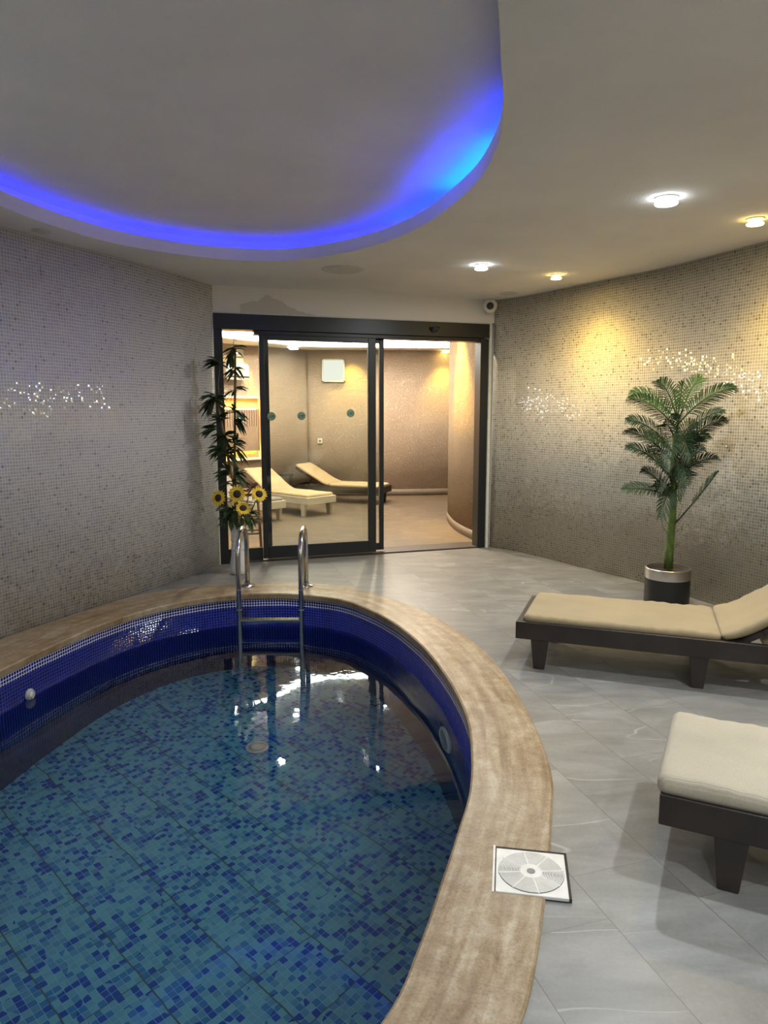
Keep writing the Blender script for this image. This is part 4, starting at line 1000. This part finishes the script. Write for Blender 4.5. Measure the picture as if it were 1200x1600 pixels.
bm = bmesh.new(); pts = [q_(374, 812), q_(367, 760, -.03), q_(360, 735, -.05), q_(354, 700, -.06), q_(349, 675, -.07), q_(343, 645, -.08), q_(337, 620, -.08)]
pts[0].z = .20; pts[0].x = VX-.012
tube(bm, pts, [.013, .0125, .012, .0115, .011, .0105, .009], 10); finish(bm, 'cane', 'bamboo_cane', b2, True)
for k, (px, py, dirs) in enumerate([(336, 620, [(-.9, -.2), (-.6, -.6), (.8, .35), (.9, .2), (-.7, .5)]), (340, 568, [(-.9, .35), (-.9, .0), (-.7, .6), (.5, .1)]), (333, 628, [(-.4, -.9), (-.7, -.4), (.6, .1)]), (346, 655, [(-.7, .5), (-.9, .1), (.6, .4), (.5, .8)]), (338, 668, [(-.9, .3), (-.95, .0), (-.8, -.3)]),
        (350, 682, [(-.8, .3), (-.7, -.3), (.7, .3), (.5, -.5)]), (346, 702, [(-.9, .1), (-.8, -.4), (.3, .6)]), (355, 708, [(.7, .3), (.8, -.4), (-.7, -.2)]), (358, 738, [(-.9, .1), (-.8, -.3), (-.6, .4), (-.3, .8)]), (362, 755, [(.6, .1), (-.7, -.2)])]):
    cluster(b2, px, py, dirs, .125, .028, 40+k, -.07, 6)
bm = bmesh.new(); tube(bm, [q_(344, 650, -.08), q_(341, 600, -.08), q_(344, 572, -.07)], [.004, .003, .002], 6); finish(bm, 'side_shoot', 'bamboo_cane', b2, True)

def sunflower(px, py, face, rad, label, seed, dy=-.10):
    t = thing('sunflower', label, 'artificial flower', (0, 0, 0), 0, 'artificial sunflowers in the white vase'); rnd = random.Random(seed)
    c = q_(px, py, dy); q = Vector(face).normalized().to_track_quat('Z', 'Y').to_matrix().to_4x4(); Mx = Matrix.Translation(c) @ q
    bm = bmesh.new(); lathe(bm, [(0, .012), (rad*.25, .011), (rad*.42, .004), (rad*.44, -.004), (0, -.008)], 20); bmesh.ops.transform(bm, matrix=Mx, verts=bm.verts); finish(bm, 'seed_disc', 'seed', t, True)
    bm = bmesh.new()
    for lay, (n_, l_) in enumerate(((17, 1.0), (15, .88))):
        for k in range(n_):
            a = 2*PI*k/n_+lay*.2+rnd.uniform(-.06, .06); r1 = rad*l_*rnd.uniform(.9, 1.05); w_ = rad*.17; z0 = -.002+lay*.003
            ca, sa = math.cos(a), math.sin(a); zz = rnd.uniform(-.012, .006)
            P_ = lambda r, s, z: bm.verts.new((ca*r-sa*s, sa*r+ca*s, z))
            v = [P_(rad*.36, -w_*.5, z0), P_(rad*.36, w_*.5, z0), P_(rad*.7, w_, z0+.003+zz*.4), P_(rad*.7, 0, z0-.001+zz*.4), P_(rad*.7, -w_, z0+.003+zz*.4), P_(r1, 0, z0+zz)]
            bm.faces.new([v[0], v[1], v[2], v[3]]); bm.faces.new([v[0], v[3], v[4]]); bm.faces.new([v[3], v[2], v[5]]); bm.faces.new([v[4], v[3], v[5]])
    bmesh.ops.transform(bm, matrix=Mx, verts=bm.verts); finish(bm, 'petals', 'petal', t, recalc=False)
    back = c - Vector(face).normalized()*.012; s0 = Vector((VX+rnd.uniform(-.02, .02), VY+rnd.uniform(-.02, .02), .30)); mid = Vector((back.x*.5+s0.x*.5, (back.y+s0.y)/2, max(.44, back.z*.75)))
    bm = bmesh.new(); tube(bm, [s0*(1-s)**2+mid*2*s*(1-s)+back*s*s for s in [k/8 for k in range(9)]], .005, 6); finish(bm, 'stem', 'palm_stem', t, True)
    bm = bmesh.new()
    for k in range(5):
        s = .45+.1*k; b = s0*(1-s)**2+mid*2*s*(1-s)+back*s*s
        leafmesh(bm, b, (rnd.uniform(-1, 1), rnd.uniform(-1, .2), rnd.uniform(-.3, .5)), rnd.uniform(.07, .11), .045, .4, rnd)
    finish(bm, 'leaves', 'sun_leaf', t, recalc=False)
sunflower(341, 778, (-.45, -1, .15), .076, 'sunflower leaning furthest left against the mosaic wall', 1)
sunflower(370.5, 772, (.0, -1, .12), .079, 'sunflower facing forward in the middle of the bunch, top one', 2, -.13)
sunflower(405, 772, (.45, -.9, .5), .074, 'sunflower on the right in front of the door frame bar', 3)
sunflower(380, 794, (.25, -.85, .75), .070, 'lowest sunflower just above the vase mouth', 4, -.13)
# loose greenery around the vase mouth
for k, (lb, dirs, mt, px, py, ln, wd) in enumerate([
        ('bunch of broad green leaves left of the vase mouth', [(-.9, -.3), (-.6, -.7), (-.8, .2), (-.3, .5), (-.2, -.8)], 'sun_leaf', 364, 800, .11, .045),
        ('bunch of long green leaves hanging right of the vase mouth', [(.7, -.9), (.5, -1), (.9, -.2), (.8, .3), (.9, .1)], 'sun_leaf', 386, 805, .12, .032),
        ('bunch of dark narrow leaves drooping lowest on the left', [(-.6, -.8), (-.9, -.5), (-.3, -1)], 'bamboo_leaf', 354, 806, .10, .022)]):
    t = thing('leaf_spray', lb, 'artificial leaves', (0, 0, 0), 0, 'loose greenery in the white vase'); rnd = random.Random(70+k)
    b = q_(px, py, -.05); s0 = Vector((VX, VY, .34))
    bm = bmesh.new(); tube(bm, [s0, Vector(((s0.x+b.x)/2, (s0.y+b.y)/2, b.z-.01)), b], .004, 6); finish(bm, 'stem', 'palm_stem', t, True)
    bm = bmesh.new()
    for dx, dz in dirs:
        for _ in range(5): leafmesh(bm, b+Vector((rnd.uniform(-.03, .03), rnd.uniform(-.04, .04), rnd.uniform(-.03, .04))), (dx+rnd.uniform(-.3, .3), rnd.uniform(-.7, .3), dz+rnd.uniform(-.3, .3)), ln*rnd.uniform(.7, 1.15), wd*rnd.uniform(.7, 1.1), .3, rnd)
    finish(bm, 'leaves', mt, t, recalc=False)
t = thing('dried_flower', 'dried brown and orange flower between the sunflowers', 'artificial flower', (0, 0, 0)); rnd = random.Random(5)
b = q_(390, 764, -.02); s0 = Vector((VX, VY, .34))
bm = bmesh.new(); tube(bm, [s0, Vector((b.x-.02, b.y, b.z-.1)), b], .004, 6); finish(bm, 'stem', 'bamboo_cane', t, True)
bm = bmesh.new()
for _ in range(16): leafmesh(bm, b+Vector((rnd.uniform(-.05, .04), rnd.uniform(-.03, .03), rnd.uniform(-.03, .03))), (rnd.uniform(-.4, 1), rnd.uniform(-.7, .3), rnd.uniform(-.3, .4)), .08, .028, .1, rnd)
finish(bm, 'brown_leaves', 'dried', t, recalc=False)
bm = bmesh.new(); b = q_(393, 776, -.06)
for _ in range(22): leafmesh(bm, b+Vector((rnd.uniform(-.04, .03), rnd.uniform(-.02, .02), rnd.uniform(-.012, .012))), (rnd.uniform(-.5, 1), rnd.uniform(-.7, .1), rnd.uniform(-.3, .3)), .04, .014, .1, rnd)
finish(bm, 'orange_florets', 'orange_dry', t, recalc=False)

# ------------------------------------------------------------------ world and render
w = bpy.data.worlds.new('world'); sc.world = w; w.use_nodes = True
w.node_tree.nodes['Background'].inputs[0].default_value = (.02, .02, .025, 1); w.node_tree.nodes['Background'].inputs[1].default_value = .3
wat.cycles.is_caustics_caster = False
for o in (pw, pf): o.cycles.is_caustics_receiver = True
for o in bpy.data.objects:
    if o.parent is not None and o.parent.name.startswith(('floor_drain', 'pool_lamp', 'pool_ladder')): o.cycles.is_caustics_receiver = True
cy_ = sc.cycles
cy_.use_denoising = True; cy_.max_bounces = 10; cy_.diffuse_bounces = 5; cy_.glossy_bounces = 5; cy_.transmission_bounces = 8; cy_.transparent_max_bounces = 16
cy_.sample_clamp_indirect = 6; cy_.blur_glossy = .3; cy_.caustics_reflective = False; cy_.caustics_refractive = True
sc.view_settings.view_transform = 'Standard'; sc.view_settings.look = 'None'; sc.view_settings.gamma = 1; sc.view_settings.use_curve_mapping = False
sc.view_settings.exposure = 0.70
